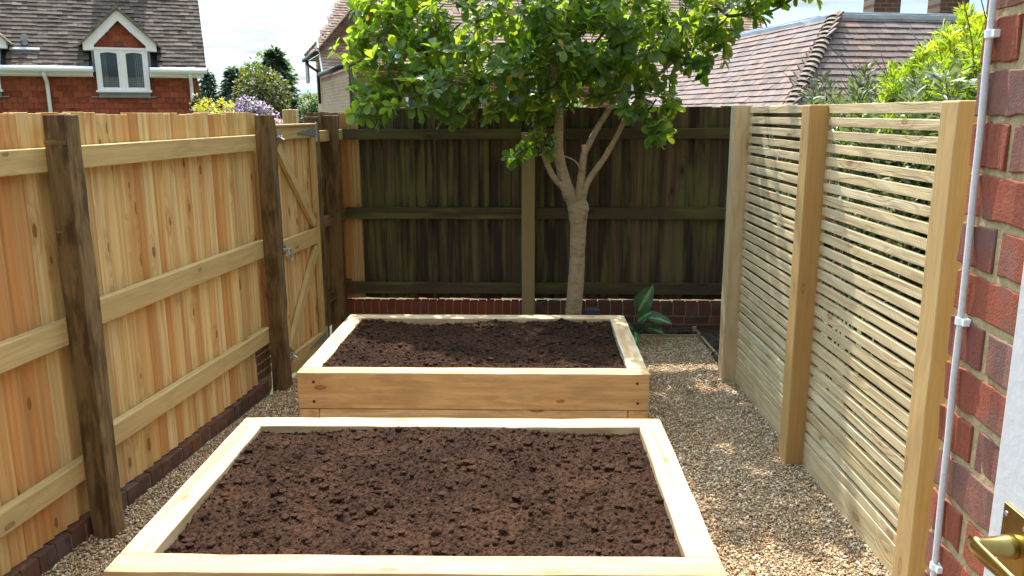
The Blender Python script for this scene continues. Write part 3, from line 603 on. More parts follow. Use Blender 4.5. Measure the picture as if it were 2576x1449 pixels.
# timber edging round the border
eg = thing('timber_edging', 'thin timber edging between gravel and soil border, running across', 'edging', (1.0, 6.94, 0))
mb = MB(); mb.box((-1.7, 6.925, -0.05), (3.04, 0.0, 0), (0, 0.022, 0), Z * 0.075, None, 8, 0.0006); mb.build('board', M['edging'], eg, 0.002)
eg = thing('timber_edging', 'thin timber edging running from the wall towards the first screen post', 'edging', (1.34, 6.6, 0))
mb = MB(); mb.box((1.315, 7.15, -0.05), (0.06, -1.35, 0), (0.022, 0.0, 0), Z * 0.085, None, 8, 0.0006); mb.build('board', M['edging'], eg, 0.002)
mb = MB(); mb.cbox((1.30, 7.0, 0.02), (0.03, 0.03, 0.12)); mb.build('peg', M['edging'], eg, 0.002)
bk = MB(); bk.cbox((0.395, 6.9, 0.13), (0.13, 0.09, 0.26)); bk.cbox((0.40, 6.9, 0.262), (0.10, 0.05, 0.012))
tag(bk.build('slate_block', M['slate'], None, 0.006), 'small dark blue-grey block beside the tree trunk base', 'slate block')

# ------------------------------------------------------------------ slatted screen on the right
TU = Vector((-0.0345, 0.9994, 0)).normalized(); TN = Vector((TU.y, -TU.x, 0)); TPo = Vector((1.331, 4.31, 0))
TP = lambda s, n, z: TPo + TU * s + TN * n + Z * z
scr = thing('slatted_screen', 'pale horizontal slatted timber screen with three square posts on the right', 'slatted screen', TP(0, 0.05, 0)[:])
for s, rv, ztop in ((1.42, 0.95, 1.968), (-0.03, 0.02, 1.957), (-1.454, 0.2, 1.957)):
    mb = MB(); w = 0.122
    mb.box(TP(s, -0.005, -0.2), Z * (ztop + 0.2), TU * w, TN * w, rv, 12, 0.0008); mb.build('post', M['trpost'], scr, 0.006)
nsl = 28
for a_, b_ in ((-1.330, -0.032), (0.094, 1.418)):
    zt = 1.957
    while zt > 0.18:
        mb = MB(); hh = 0.0435 + random.uniform(-0.0015, 0.0015)
        mb.box(TP(a_, 0.092 + random.uniform(-.0012, .0012), zt - hh + random.gauss(0, .0006)), TU * (b_ - a_) + Z * random.gauss(0, 0.0012), TN * 0.019, Z * hh, None, 8, 0.0007)
        mb.build('slat', M['slat'], scr, 0.0022); zt -= 0.0652
    mb = MB(); mb.box(TP(a_, 0.09, 0.0), TU * (b_ - a_), TN * 0.03, Z * 0.148, 0.2, 8, 0.0006); mb.build('gravel_board', M['slat'], scr, 0.003)

# ------------------------------------------------------------------ brick house wall at the right edge, cable and door
hw = thing('house_wall', 'near red brick house wall at the right edge with sandy mortar', 'brick wall', (0.9, 0.6, 0))
mb = MB(); bh = 0.0640; pit = 0.0762; z = 1.9135 - 25 * pit; row = 0
def br(x, y0, y1, z, rv):
    y0 += random.uniform(0, .003); y1 -= random.uniform(0, .002)
    mb.box((x + random.uniform(-.0015, .0015), y0, z + random.uniform(-.001, .001)), (0, y1 - y0, 0), (0.1, 0, 0), Z * (bh + random.uniform(-.0015, .0015)), rv, 9, 0.0014)
while z < 3.3:
    y = 1.32; k = 0
    widths = [0.103, 0.215, 0.103, 0.215, 0.103, 0.215, 0.103] if row % 2 == 0 else [0.215, 0.103, 0.215, 0.103, 0.215, 0.103, 0.215]
    if row % 2 == 0: widths[1] = 0.215
    while y > -1.6:
        w = widths[k % 7]; k += 1
        br(0.66, max(y - w, -1.6), y, z, random.choice([0.0, 0.12, 0.25, 0.35, 0.55, 0.85, 0.95]) if w > 0.15 else random.choice([0.05, 0.2, 0.3, 0.6])); y -= w + 0.0125
    z += pit; row += 1
mb.build('bricks', M['brick'], hw, 0.0022)
mb = MB(); mb.box((0.6632, -1.6, -0.1), (0, 2.917, 0), (0.12, 0, 0), Z * 3.4); mb.box((0.79, 1.215, -0.1), (2.2, 0, 0), (0, 0.097, 0), Z * 3.4)
mb.build('mortar', M['mortar'], hw, 0.004)
cb = thing('cable', 'pale grey cable clipped vertically to the brick wall', 'cable', (0.65, 1.27, 0))
pts = [(0.6525 + random.uniform(-.0006, .0006), y + random.gauss(0, .0006), z) for z, y in zip(np.linspace(0.3, 3.2, 30), np.interp(np.linspace(0.3, 3.2, 30), [0.3, 1.17, 1.6, 2.03, 3.2], [1.263, 1.267, 1.275, 1.284, 1.295]))]
mb = MB(); mb.tube(pts, 0.0052, 10); mb.build('sheath', M['cable'], cb, smooth=True)
for z, y in ((2.032, 1.284), (1.597, 1.275), (1.175, 1.267), (0.75, 1.265), (2.46, 1.289)):
    mb = MB(); mb.tube([(0.6525, y, z - 0.006), (0.6525, y, z + 0.006)], 0.0075, 10); mb.cbox((0.656, y - 0.009, z), (0.012, 0.012, 0.011))
    mb.build('clip', M['white'], cb, 0.001)
door = thing('door', 'open white painted door with brass handle at the bottom right', 'door', (0.62, 0.6, 0.3))
mb = MB(); mb.box((0.600, 0.13, 0.30), Z * 1.98, (0, 0.908, 0), (0.044, 0, 0)); mb.build('door_leaf', M['whitepaint'], door, 0.003)
hd = thing('handle', None, None, (0, 0, 0)); hd.parent = None
mb = MB(); mb.box((0.5953, 0.945, 1.272), Z * 0.153, (0, 0.058, 0), (0.0045, 0, 0)); plate = mb.build('backplate', M['brass'], door, 0.0015)
bpy.data.objects.remove(hd)
mb = MB()
for y in (0.953, 0.995):
    for z in (1.412, 1.285): mb = MB(); mb.tube([(0.5943, y, z), (0.598, y, z)], [0.0035, 0.0042], 10); mb.build('screw', M['zinc'], plate)
mb = MB()
mb.tube([(0.5985, 0.972, 1.378), (0.586, 0.972, 1.378), (0.578, 0.972, 1.378), (0.566, 0.972, 1.378), (0.552, 0.972, 1.379), (0.543, 0.972, 1.380)], [0.0165, 0.0150, 0.0135, 0.0118, 0.0108, 0.0104], 24)
lev = [(0.5445, 0.978, 1.3815), (0.543, 0.965, 1.381), (0.542, 0.945, 1.382), (0.542, 0.91, 1.384), (0.543, 0.87, 1.385), (0.545, 0.84, 1.384)]
V = []; Fc = []
for i, p in enumerate(lev):
    hw_ = (0.0095, 0.0125, 0.0122, 0.0108, 0.0092, 0.007)[i]; tk = 0.0042
    for k in range(12):
        a = 2 * math.pi * k / 12; V.append((p[0] + tk * math.cos(a), p[1], p[2] + hw_ * math.sin(a)))
for i in range(5):
    for k in range(12): Fc.append([i * 12 + k, i * 12 + (k + 1) % 12, (i + 1) * 12 + (k + 1) % 12, (i + 1) * 12 + k])
Fc += [list(range(11, -1, -1)), list(range(60, 72))]
mb.add(V, Fc); mb.build('lever', M['brass'], door, smooth=True)

# ------------------------------------------------------------------ gravel pebbles
def scatter(poly, dens):
    poly = np.array(poly); lo, hi = poly.min(0), poly.max(0); n = int(dens * (hi - lo).prod())
    p = rng.uniform(lo, hi, (n, 2)); ins = np.zeros(n, bool); j = len(poly) - 1
    for i in range(len(poly)):
        xi, yi = poly[i]; xj, yj = poly[j]
        ins ^= ((yi > p[:, 1]) != (yj > p[:, 1])) & (p[:, 0] < (xj - xi) * (p[:, 1] - yi) / (yj - yi + 1e-12) + xi); j = i
    return p[ins]
pp = np.concatenate([scatter([(0.60, 2.0), (1.56, 2.0), (1.52, 3.3), (1.47, 4.4), (1.40, 6.0), (1.36, 6.35), (1.335, 6.92), (0.60, 6.92)], 12500),
                     scatter([(-2.3, 2.3), (-1.45, 2.3), (-1.45, 6.9), (-1.74, 6.9), (-1.80, 6.0), (-1.94, 5.2), (-2.09, 3.6), (-2.20, 3.0)], 12500),
                     scatter([(-1.45, 3.78), (0.6, 3.81), (0.6, 4.5), (-1.45, 4.47)], 3000)])
n = len(pp); sz = rng.gamma(7, 0.0054 / 7, n)
P3 = np.column_stack([pp, 0.002 + rng.uniform(0, 0.009, n)])
S3 = np.column_stack([sz * rng.uniform(0.9, 1.35, n), sz * rng.uniform(0.65, 1.0, n), sz * rng.uniform(0.45, 0.7, n)])
tag(blobs('gravel', P3, S3, rng.random(n), M['pebble'], None, True, 0.05), kind='stuff')

# ------------------------------------------------------------------ magnolia-like tree
tree = thing('garden_tree', 'broad leafy green tree with a pale forked trunk before the back fence', 'tree', (0.23, 6.6, 0))
def smooth_path(pts, rad, k=5):
    pts = [Vector(p) for p in pts]; out = []; ro = []; n = len(pts)
    for i in range(n - 1):
        p0, p1, p2, p3 = pts[max(i - 1, 0)], pts[i], pts[i + 1], pts[min(i + 2, n - 1)]
        for j in range(k):
            t = j / k; out.append(0.5 * ((2 * p1) + (p2 - p0) * t + (2 * p0 - 5 * p1 + 4 * p2 - p3) * t * t + (3 * p1 - p0 - 3 * p2 + p3) * t ** 3)); ro.append(rad[i] * (1 - t) + rad[i + 1] * t)
    return out + [pts[-1]], ro + [rad[-1]]
def limb(name, pts, rad, ns=12, lump=0.05, parent=tree, mat='bark'):
    P, r = smooth_path(pts, rad); r = [x * (1 + random.uniform(-lump, lump)) for x in r]
    mb = MB(); mb.tube(P, r, ns); return mb.build(name, M[mat], parent, smooth=True)
Yt = 6.6
limb('trunk', [(0.215, Yt, -0.1), (0.222, Yt, 0.15), (0.226, Yt, 0.32), (0.246, Yt, 0.62), (0.252, Yt, 0.85), (0.256, Yt, 1.02), (0.253, Yt, 1.10), (0.252, Yt, 1.17), (0.235, Yt, 1.23)],
     [0.085, 0.072, 0.069, 0.066, 0.063, 0.066, 0.078, 0.088, 0.075], 16, 0.03)
mb = MB(); mb.tube([(0.245, Yt - 0.060, 1.065), (0.246, Yt - 0.072, 1.064)], [0.024, 0.016], 12); mb.build('knot', M['bark'], tree, smooth=True); mb = MB(); mb.tube([(0.300, Yt - 0.03, 1.16), (0.33, Yt - 0.045, 1.165)], [0.035, 0.02], 12)
mb.build('knot', M['bark'], tree, smooth=True)
limb('branch', [(0.235, Yt, 1.18), (0.176, Yt, 1.29), (0.122, Yt, 1.46), (0.09, Yt, 1.63), (0.092, Yt, 1.83), (0.09, Yt, 2.01), (0.076, Yt + .02, 2.21), (0.10, Yt + .03, 2.47)], [0.055, 0.056, 0.047, 0.041, 0.036, 0.034, 0.033, 0.034])
limb('branch', [(0.10, Yt + .03, 2.44), (0.05, Yt + .05, 2.62), (0.0, Yt + .05, 2.80), (-0.05, Yt + .1, 3.2), (-0.1, Yt, 3.6)], [0.033, 0.028, 0.025, 0.02, 0.012])
limb('branch', [(0.10, Yt + .03, 2.44), (0.15, Yt + .05, 2.58), (0.19, Yt + .05, 2.78), (0.3, Yt + .05, 3.3), (0.42, Yt - .1, 4.0), (0.5, Yt - .15, 4.7)], [0.032, 0.027, 0.024, 0.022, 0.018, 0.01])
limb('branch', [(0.165, Yt - .01, 1.30), (0.09, Yt - .03, 1.38), (0.03, Yt - .05, 1.46), (-0.03, Yt - .06, 1.61), (-0.10, Yt - .08, 1.85), (-0.145, Yt - .1, 2.01), (-0.3, Yt - .15, 2.2)], [0.026, 0.027, 0.025, 0.022, 0.019, 0.018, 0.014])
limb('branch', [(0.256, Yt - .01, 1.20), (0.262, Yt - .03, 1.32), (0.276, Yt - .04, 1.45), (0.292, Yt - .05, 1.60), (0.327, Yt - .05, 1.675), (0.385, Yt - .05, 1.79), (0.461, Yt - .06, 1.915), (0.58, Yt - .1, 2.1), (0.75, Yt - .1, 2.35)], [0.040, 0.034, 0.030, 0.027, 0.024, 0.023, 0.021, 0.018, 0.013])
limb('branch', [(0.275, Yt, 1.18), (0.30, Yt - .02, 1.30), (0.335, Yt - .03, 1.40), (0.443, Yt - .04, 1.555), (0.51, Yt - .05, 1.674), (0.565, Yt - .05, 1.78), (0.623, Yt - .06, 1.90), (0.75, Yt - .1, 2.1), (1.0, Yt - .15, 2.35)], [0.032, 0.028, 0.025, 0.023, 0.022, 0.021, 0.020, 0.016, 0.012])
limb('branch', [(0.275, Yt - .04, 1.44), (0.24, Yt - .1, 1.53), (0.17, Yt - .15, 1.58), (0.06, Yt - .2, 1.61)], [0.008, 0.0065, 0.0055, 0.004], 6)
mb = MB(); mb.tube([(0.296, Yt - .055, 1.60), (0.290, Yt - .062, 1.675)], [0.019, 0.021], 10); mb.build('cut_stub', M['cutwood'], tree, smooth=False)
mb = MB(); mb.tube([(0.455, Yt - .05, 1.575), (0.462, Yt - .066, 1.584)], [0.016, 0.012], 10)
mb.build('cut_stub', M['cutwood'], tree, smooth=False)
mb = MB(); mb.tube([(0.15, Yt - .05, 1.255), (0.17, Yt - .085, 1.262)], [0.012, 0.008], 8); mb.build('bud_scar', M['bark'], tree, smooth=True)

CROWN = [ # centre x, y, z, radius
 (-1.50, 7.0, 2.72, .24), (-1.62, 6.9, 2.45, .17), (-1.40, 7.05, 2.98, .26),
 (-1.50, 6.35, 1.97, .20), (-1.52, 6.40, 2.28, .18), (-1.33, 6.35, 1.98, .17), (-1.27, 6.5, 2.50, .26), (-1.20, 6.4, 2.22, .24), (-1.02, 6.2, 2.04, .18),
 (-0.95, 6.5, 2.42, .30), (-0.72, 6.2, 2.19, .26), (-0.66, 6.5, 2.60, .32), (-0.45, 6.1, 1.99, .15), (-0.32, 6.2, 2.28, .28), (-0.18, 6.4, 2.62, .34), (-0.70, 6.2, 1.93, .13),
 (0.02, 6.25, 2.28, .24), (0.13, 6.6, 2.70, .32), (0.33, 6.4, 2.40, .28), (0.42, 6.4, 2.16, .16), (0.52, 6.5, 2.66, .34), (0.74, 6.4, 2.36, .28),
 (0.60, 6.3, 1.99, .15), (0.82, 6.35, 2.02, .14), (0.86, 6.3, 1.78, .12), (1.02, 6.5, 2.58, .30), (1.17, 6.5, 2.33, .18), (1.36, 6.5, 2.63, .24), (1.58, 6.5, 2.76, .17), (1.95, 6.5, 2.84, .13), (1.75, 6.5, 2.85, .15),
 (-0.14, 6.35, 1.70, .08), (-0.25, 6.3, 1.62, .07), (-0.02, 6.4, 1.75, .07), (0.04, 6.4, 1.63, .05), (-0.05, 6.35, 1.95, .12), (0.10, 6.3, 2.08, .12), (-0.2, 6.3, 2.03, .13),
 (-0.95, 7.1, 2.35, .30), (-0.35, 7.2, 2.5, .40), (0.3, 7.2, 2.5, .40), (0.85, 7.1, 2.55, .32), (-1.2, 6.9, 2.5, .25), (0.0, 6.9, 2.3, .25), (0.55, 7.0, 2.3, .22),
 (-1.15, 6.7, 2.85, .30), (-0.8, 6.8, 3.1, .35), (-0.35, 6.9, 3.2, .40), (0.15, 6.9, 3.3, .42), (0.6, 6.8, 3.2, .40), (1.1, 6.7, 3.0, .35),
 (0.2, 7.1, 3.8, .40), (0.5, 6.6, 3.9, .45), (0.9, 6.5, 3.6, .35), (0.40, 6.4, 4.5, .42), (0.65, 6.7, 4.7, .42), (0.3, 6.9, 5.1, .38), (0.6, 6.2, 4.3, .3), (0.45, 6.9, 4.2, .4)]
SUNn = np.array(SUN)
def lit_zone(c):
    """True where a leaf here would shade ground the sun reaches"""
    z = 0.45; t = (c[2] - z) / SUNn[2]; q = c - SUNn * t
    near = (-1.6 < q[0] < 0.66) and (2.0 < q[1] < 3.86)
    farl = (4.35 < q[1] < 5.25) and (-1.6 < q[0] < -0.62 + (q[1] - 4.4) * -0.35)
    rim = (-1.6 < q[0] < -1.28) and 4.3 < q[1] < 5.75
    # the sunlit slats between second and third post
    d = (c[0] - 1.5) / SUNn[0] if SUNn[0] else 0
    q2 = c - SUNn * d
    sl_ = d > 0 and (3.1 < q2[1] < 4.3) and (0.2 < q2[2] < 2.0) and (q2[2] > 1.75 - 1.685 * (4.25 - q2[1]) or q2[1] < 3.7)
    return near or farl or rim or sl_
LP_, LD_, LN_, LL_, LW_, LR_ = [], [], [], [], [], []
twigs = MB()
skel = [Vector(v) for v in ((0.09, 6.6, 2.01), (0.1, 6.63, 2.47), (0.0, 6.65, 2.8), (0.19, 6.65, 2.78), (-0.145, 6.5, 2.01), (-0.03, 6.54, 1.61), (0.461, 6.54, 1.915), (0.75, 6.5, 2.35), (0.623, 6.54, 1.9), (1.0, 6.45, 2.35), (-0.3, 6.45, 2.2), (0.42, 6.5, 4.0), (0.3, 6.65, 3.3), (-0.1, 6.6, 3.6))]
for bi, (x, y, z, r) in enumerate(CROWN):
    c = Vector((x, y, z)); s0 = min(skel, key=lambda q: (q - c).length)
    # draw the branch out level, then up into its cluster
    if bi not in (31, 32, 33, 34):
        mid = s0.lerp(c, 0.55) + Vector((0, 0, -0.05 + random.uniform(-.04, .04)))
        P_, r_ = smooth_path([s0, mid, c], [0.013, 0.010, 0.006], 4); mb = MB(); mb.tube(P_, r_, 6); mb.build('branch', M['twig'], tree, smooth=True)
    else:
        twigs.tube([s0, s0.lerp(c, .5) + Vector((0, 0, 0.03)), c], [0.006, 0.005, 0.003], 5)
    if (c - s0).length > 0.3: skel.append(c)
    nro = int((6 if r > 0.1 else 3) + 250 * r * r * (1.25 if z < 2.9 else 0.7))
    for k in range(nro):
        d = Vector(unit(1)[0]); d.z = d.z * 0.85 + 0.05; rr = r * (0.45 + 0.62 * random.random() ** 0.6)
        p = c + d * rr
        if lit_zone(np.array(p)): continue
        if p.z < 1.98 and p.y > 7.1: continue
        tip = (d + Vector((random.gauss(0, .35), random.gauss(0, .35), 0.35 + random.gauss(0, .3)))).normalized()
        if random.random() < 0.6: twigs.tube([c + d * rr * 0.35, p - tip * 0.02, p], [0.0035, 0.0025, 0.002], 4, False)
        nl = random.randint(5, 9); fresh = random.random()
        a0 = random.uniform(0, 6.28); ax = tip.cross(Vector((0.3, 0.2, 0.9))).normalized(); ay = tip.cross(ax)
        outer = min(1.0, max(0.0, (rr / r - 0.5)))
        for q in range(nl):
            an = a0 + q * 2.4; el = random.uniform(0.15, 1.0)
            ld = (tip * el + (ax * math.cos(an) + ay * math.sin(an)) * (1.1 - 0.35 * el))
            ld.z -= 0.18; ld.normalize()
            ln = tip * 0.8 + Vector((0, 0, 0.5)) - ld * 0.2
            LP_.append(p - tip * random.uniform(0, 0.04)); LD_.append(ld); LN_.append(ln)
            L = random.uniform(0.068, 0.122) * (0.85 if bi in (31, 32, 33, 34) else 1); LL_.append(L); LW_.append(L * random.uniform(0.50, 0.62))
            rv = random.gauss(0.42, 0.17) + 0.22 * (fresh > 0.75) + 0.12 * (x < -0.9)  # left side of the crown coloured lighter and yellower, as if backlit
            if random.random() < 0.035: rv = 1.0
            LR_.append(min(max(rv, 0), 1) if rv < 1 else random.uniform(0.9, 1.0))
leaves('crown', [v[:] for v in LP_], [v[:] for v in LD_], [v[:] for v in LN_], np.array(LL_), np.array(LW_), np.array(LR_), M['leaf'], tree, rng.uniform(0.05, 0.35, len(LP_)), 0.28, (0.52, 0.95, 0.78), twigs, M['twig'])
print('tree leaves', len(LP_))

# ------------------------------------------------------------------ hosta in the border
ho = thing('hosta', 'broad leaved green plant with pale leaf centres in the soil border', 'plant', (0.77, 6.72, 0.02))
mb = MB()
def big_leaf(base, tip_dir, up, L, W, name='leaf'):
    base = Vector(base); d = Vector(tip_dir).normalized(); n = Vector(up); s = d.cross(n).normalized(); n = s.cross(d)
    V = []; rv = []; Fc = []; K, J = 9, 4
    for i in range(K + 1):
        t = i / K; w = W * 0.5 * (math.sin(math.pi * min(1, t ** 0.72)) ** 0.8 if 0 < t < 1 else 0.01)
        c = base + d * L * t - n * L * 0.32 * t * t
        for j in range(-J, J + 1):
            q = j / J; V.append(c + s * w * q + n * (abs(q) * w * 0.35 + 0.004 * math.sin(t * 14 + j))); rv.append(0.93 if abs(q) < 0.1 and t < .95 else (random.uniform(0.45, 0.8) if abs(q) < 0.3 else random.uniform(0.1, 0.6)))
    m_ = 2 * J + 1
    for i in range(K):
        for j in range(2 * J): Fc.append([i * m_ + j, i * m_ + j + 1, (i + 1) * m_ + j + 1, (i + 1) * m_ + j])
    return mesh_np(name, [tuple(v) for v in V], [k for f in Fc for k in f], np.arange(len(Fc)) * 4, M['hosta'], ho, rv, None, True)
b0 = Vector((0.775, 6.72, 0.03))
for (tb, d, up, L, W) in (((0.77, 6.70, 0.285), (0.40, -0.12, 0.9), (-0.3, -0.95, 0.1), 0.25, 0.155), ((0.765, 6.68, 0.20), (0.45, -0.35, 0.6), (-0.3, -0.7, 0.6), 0.17, 0.10),
                          ((0.82, 6.68, 0.24), (0.85, -0.25, 0.05), (0.1, -0.55, 0.8), 0.24, 0.12), ((0.83, 6.68, 0.15), (0.6, -0.45, 0.1), (0.2, -0.5, 0.8), 0.17, 0.10),
                          ((0.745, 6.66, 0.12), (0.0, -0.6, -0.15), (0.1, -0.5, 0.8), 0.17, 0.09), ((0.74, 6.72, 0.12), (-0.5, -0.2, 0.5), (0.3, -0.6, 0.7), 0.14, 0.07)):
    mb.tube([b0, b0.lerp(Vector(tb), 0.5) + Vector((0, 0, 0.03)), Vector(tb)], [0.006, 0.005, 0.004], 6); big_leaf(tb, d, up, L, W)
mb.build('stem', M['hosta'], ho, smooth=True)

# ------------------------------------------------------------------ shrubs behind the screen
def stem_shrub(name, label, base, spread, n, hmin, hmax, mat, leafL, leafW, per, lean, rvr=(0, 1), zmax=None, tipy=0.0):
    t = thing(name, label, 'shrub', base); mb = MB(); P, D, N, rvv = [], [], [], []
    for i in range(n):
        b = Vector((base[0] + random.uniform(-1, 1) * spread[0], base[1] + random.uniform(-1, 1) * spread[1], 0.0))
        h = random.uniform(hmin, hmax)
        if zmax: h = min(h, zmax(b.x) - abs(random.gauss(0, 0.10)))
        ln = Vector((random.gauss(lean[0], 0.16), random.gauss(lean[1], 0.16), 0)) * h
        pts = [b, b + ln * 0.25 + Z * h * 0.5, b + ln * 0.6 + Z * h * 0.85, b + ln + Z * h]
        pts, rr = smooth_path(pts, [0.009, 0.006, 0.004, 0.0018], 5); mb.tube(pts, rr, 5)
        nl = int(per * h)
        for k in range(nl):
            f = random.uniform(0.25, 1.0) ** 0.7 * (len(pts) - 1.001); a = int(f); p = pts[a].lerp(pts[a + 1], f - a)
            ax = (pts[a + 1] - pts[a]).normalized(); d = Vector(unit(1)[0]); d = (d - ax * d.dot(ax)).normalized() + ax * random.uniform(0.3, 1.3)
            sp = random.random() * 0.10 * (1.0 - 0.5 * f / len(pts)); q = p + d.normalized() * sp
            if zmax and q.z > zmax(q.x) + 0.06: continue
            if q.x < 1.56 - 0.035 * (q.y - 4.3) + 0.05: continue
            P.append(q[:]); D.append((d + Vector((random.gauss(0, .3), random.gauss(0, .3), random.gauss(0, .3))))[:]); N.append((Vector(unit(1)[0]) + Z * 0.8)[:])
            rvv.append(min(1, max(0, random.uniform(*rvr) + tipy * (q.z - 1.9))))
    n = len(P); L = rng.uniform(0.7, 1.25, n) * leafL
    leaves('foliage', P, D, N, L, leafW * L / leafL, np.array(rvv), mat, t, 0.1, 0.15, (0.75, 1.0, 0.55), mb, M['twig'])
    return t
stem_shrub('olive_shrub', 'grey green olive shrub with narrow leaves behind the slatted screen', (2.12, 5.1, 0), (0.34, 1.25), 56, 1.5, 2.42, M['olive'], 0.062, 0.0145, 95, (0.03, 0.0), zmax=lambda x: 2.02 + (x - 1.8) * 0.55)
stem_shrub('golden_shrub', 'bright yellow green shrub with fine narrow leaves beside the brick wall', (2.66, 5.35, 0), (0.42, 0.35), 210, 1.7, 2.8, M['goldleaf'], 0.052, 0.011, 190, (0.02, -0.01), (0.1, 0.85), tipy=0.5, zmax=lambda x: 2.12 + (x - 2.24) * 1.0)
stem_shrub('olive_shrub', 'low dark leafy shrub filling the foot of the slatted screen', (2.15, 3.9, 0), (0.35, 1.0), 95, 0.8, 1.75, M['darkleaf'], 0.06, 0.018, 120, (0, 0), (0, 0.6))
sf = thing('neighbour_fence', 'dark board fence behind the shrubs beyond the slatted screen', 'fence', (3.2, 4.5, 0))
mb = MB(); featheredge(mb, lambda s, n, z: Vector((2.95 - n, s, z)), Vector((0, 1, 0)), Vector((-1, 0, 0)), 1.6, 7.2, 0.0, 1.65); mb.build('board_panel', M['oldfence'], sf)

# ------------------------------------------------------------------ tiled roofs
def tiles(name, o, u, up, nrm, rows, width, gauge, tw, mat, parent, inside=None, th=0.017, tilt=0.16, rvf=None, L=None, jit=1.0, gap=0.003):
    """courses of plain tiles as one mesh: o eave corner, u along the eave, up the slope, nrm outward"""
    V, rvs, wcs = [], [], []; o, u, up, nrm = (np.array(v, float) for v in (o, u, up, nrm)); L = L or gauge * 1.75
    for r_ in range(rows):
        s = -(tw / 2 if r_ % 2 else 0.0)
        while s < width - 0.01:
            a, b = max(s, 0.0), min(s + tw - gap, width)
            cpt = o + u * (a + b) / 2 + up * (r_ + 0.5) * gauge
            if b - a > 0.02 and (inside is None or inside((a + b) / 2, (r_ + 0.5) * gauge)):
                dz_ = random.gauss(0, 0.0025 * jit); sk = random.gauss(0, 0.004 * jit); lift = tilt * gauge + random.gauss(0, 0.002 * jit)
                c0 = o + u * a + up * (r_ * gauge + dz_); uu = u * (b - a); upp = up * L + u * sk * 0.3
                n0 = nrm * lift; n1 = nrm * 0.002; tt = nrm * th
                q = [c0 + n0, c0 + uu + n0, c0 + uu + upp + n1, c0 + upp + n1]
                V += q + [p + tt for p in q]; rvs += [random.random() if rvf is None else rvf(a, r_)] * 8
            s += tw
    n = len(V) // 8
    Fq = np.array([[3, 2, 1, 0], [4, 5, 6, 7], [0, 1, 5, 4], [1, 2, 6, 5], [2, 3, 7, 6], [3, 0, 4, 7]])
    loops = (Fq[None] + 8 * np.arange(n)[:, None, None]).ravel()
    return mesh_np(name, np.array(V), loops, np.arange(n * 6) * 4, mat, parent, rvs, None, False)
def wallslab(mb, o, u, h, thick):
    """wall panel with brick coordinates along it"""
    o, u, thick = Vector(o), Vector(u), Vector(thick); V = [o, o + u, o + u + Z * h, o + Z * h]; V += [p + thick for p in V]; l = u.length
    wc = [(0, 0, 0), (l, 0, 0), (l, h, 0), (0, h, 0)] * 2
    mb.add(V, [[0, 1, 2, 3], [7, 6, 5, 4], [0, 4, 5, 1], [1, 5, 6, 2], [2, 6, 7, 3], [3, 7, 4, 0]], 0.5, wc)

# ---- house A, left: red hung tiles, dormer
A0 = Vector((-7.974, 15.5, 0)); uA = Vector((math.cos(R(25)), math.sin(R(25)), 0)); nA = Vector((uA.y, -uA.x, 0))
FA = lambda s, z, n=0.0: A0 + uA * s + nA * n + Z * z
ha = thing('tile_hung_house', 'house with red hung tiles, brown tiled roof and white dormer window on the left', 'house', FA(0, 0)[:])
mb = MB(); mb.box(FA(-6, -0.3, -6.0), uA * 7.25, nA * 5.94, Z * 3.02); mb.build('wall', M['redbrick'], ha)
hz = lambda s, r_: not (-0.46 < s - 4.5 < 0.45 and r_ * 1.0 + 1.2 > 2.235)
sc_rows = (10, 11)
tiles('hung_tiles', FA(-4.5, 1.2, -0.06), uA, Z, nA, 14, 5.80, 0.105, 0.165, M['hungtile'], ha, hz, 0.03, 0.22, jit=0.8, gap=0.007)
for rr_, zz, sa_, sb_ in ((0, 2.53, -4.45, -0.6), (0, 2.53, 0.5, 1.2), (1, 2.425, -4.53, -0.6), (1, 2.425, 0.5, 1.2)):      # two scalloped bands laid over the plain courses
    mb = MB()
    s = sa_
    while s < sb_:
        if True:
            pts = [FA(s + 0.0825 + 0.079 * math.cos(a), zz - 0.06 + 0.045 * math.sin(a), -0.033) for a in np.linspace(-math.pi, 0, 9)]
            mb.prism([FA(s + 0.0035, zz + 0.03, -0.046)] + pts + [FA(s + 0.1615, zz + 0.03, -0.046)], nA * 0.012, random.random())
        s += 0.165
    mb.build('scalloped_tiles', M['hungtile'], ha)
mb = MB()
for k in range(14):
    for j in range(3):
        mb.box(FA(1.29, 1.2 + k * 0.105, -0.05 - j * 0.17 - 0.16), -nA * -0.158, Z * 0.108, uA * 0.018, None)
mb.build('corner_tiles', M['hungtile'], ha)
th_ = R(50); upA = -nA * math.cos(th_) + Z * math.sin(th_); nrA = nA * math.sin(th_) + Z * math.cos(th_)
EA = FA(-4.5, 2.735, 0.20)
def inA(s, t):
    s = s - 4.5; zz = 2.735 + t * math.sin(th_)
    return not (abs(s) < (3.80 - zz) / 0.98 and abs(s) < 0.62) and not (abs(s + 2.45) < (3.80 - zz) / 0.98 and abs(s + 2.45) < 0.62)
tiles('roof_tiles', EA, uA, upA, nrA, 42, 5.97, 0.1, 0.165, M['rooftileA'], ha, inA, 0.028, 0.26, jit=1.6)
mb = MB()
for xa, xb, t0 in ((-4.5, -2.95, 0), (-2.95, -1.95, 1.5), (-1.95, -0.5, 0), (-0.5, 0.5, 1.5), (0.5, 1.455, 0)):
    mb.prism([FA(xa, 2.72, 0.19) + upA * t0, FA(xb, 2.72, 0.19) + upA * t0, FA(xb, 2.72, 0.19) + upA * 4.3, FA(xa, 2.72, 0.19) + upA * 4.3], -nrA * 0.05)
mb.build('roof_deck', M['dark'], ha)
mb = MB(); mb.tube([FA(-4.5, 2.735, 0.27), FA(-0.48, 2.735, 0.27)], 0.055, 10); mb.tube([FA(0.47, 2.735, 0.27), FA(1.47, 2.735, 0.27)], 0.055, 10)
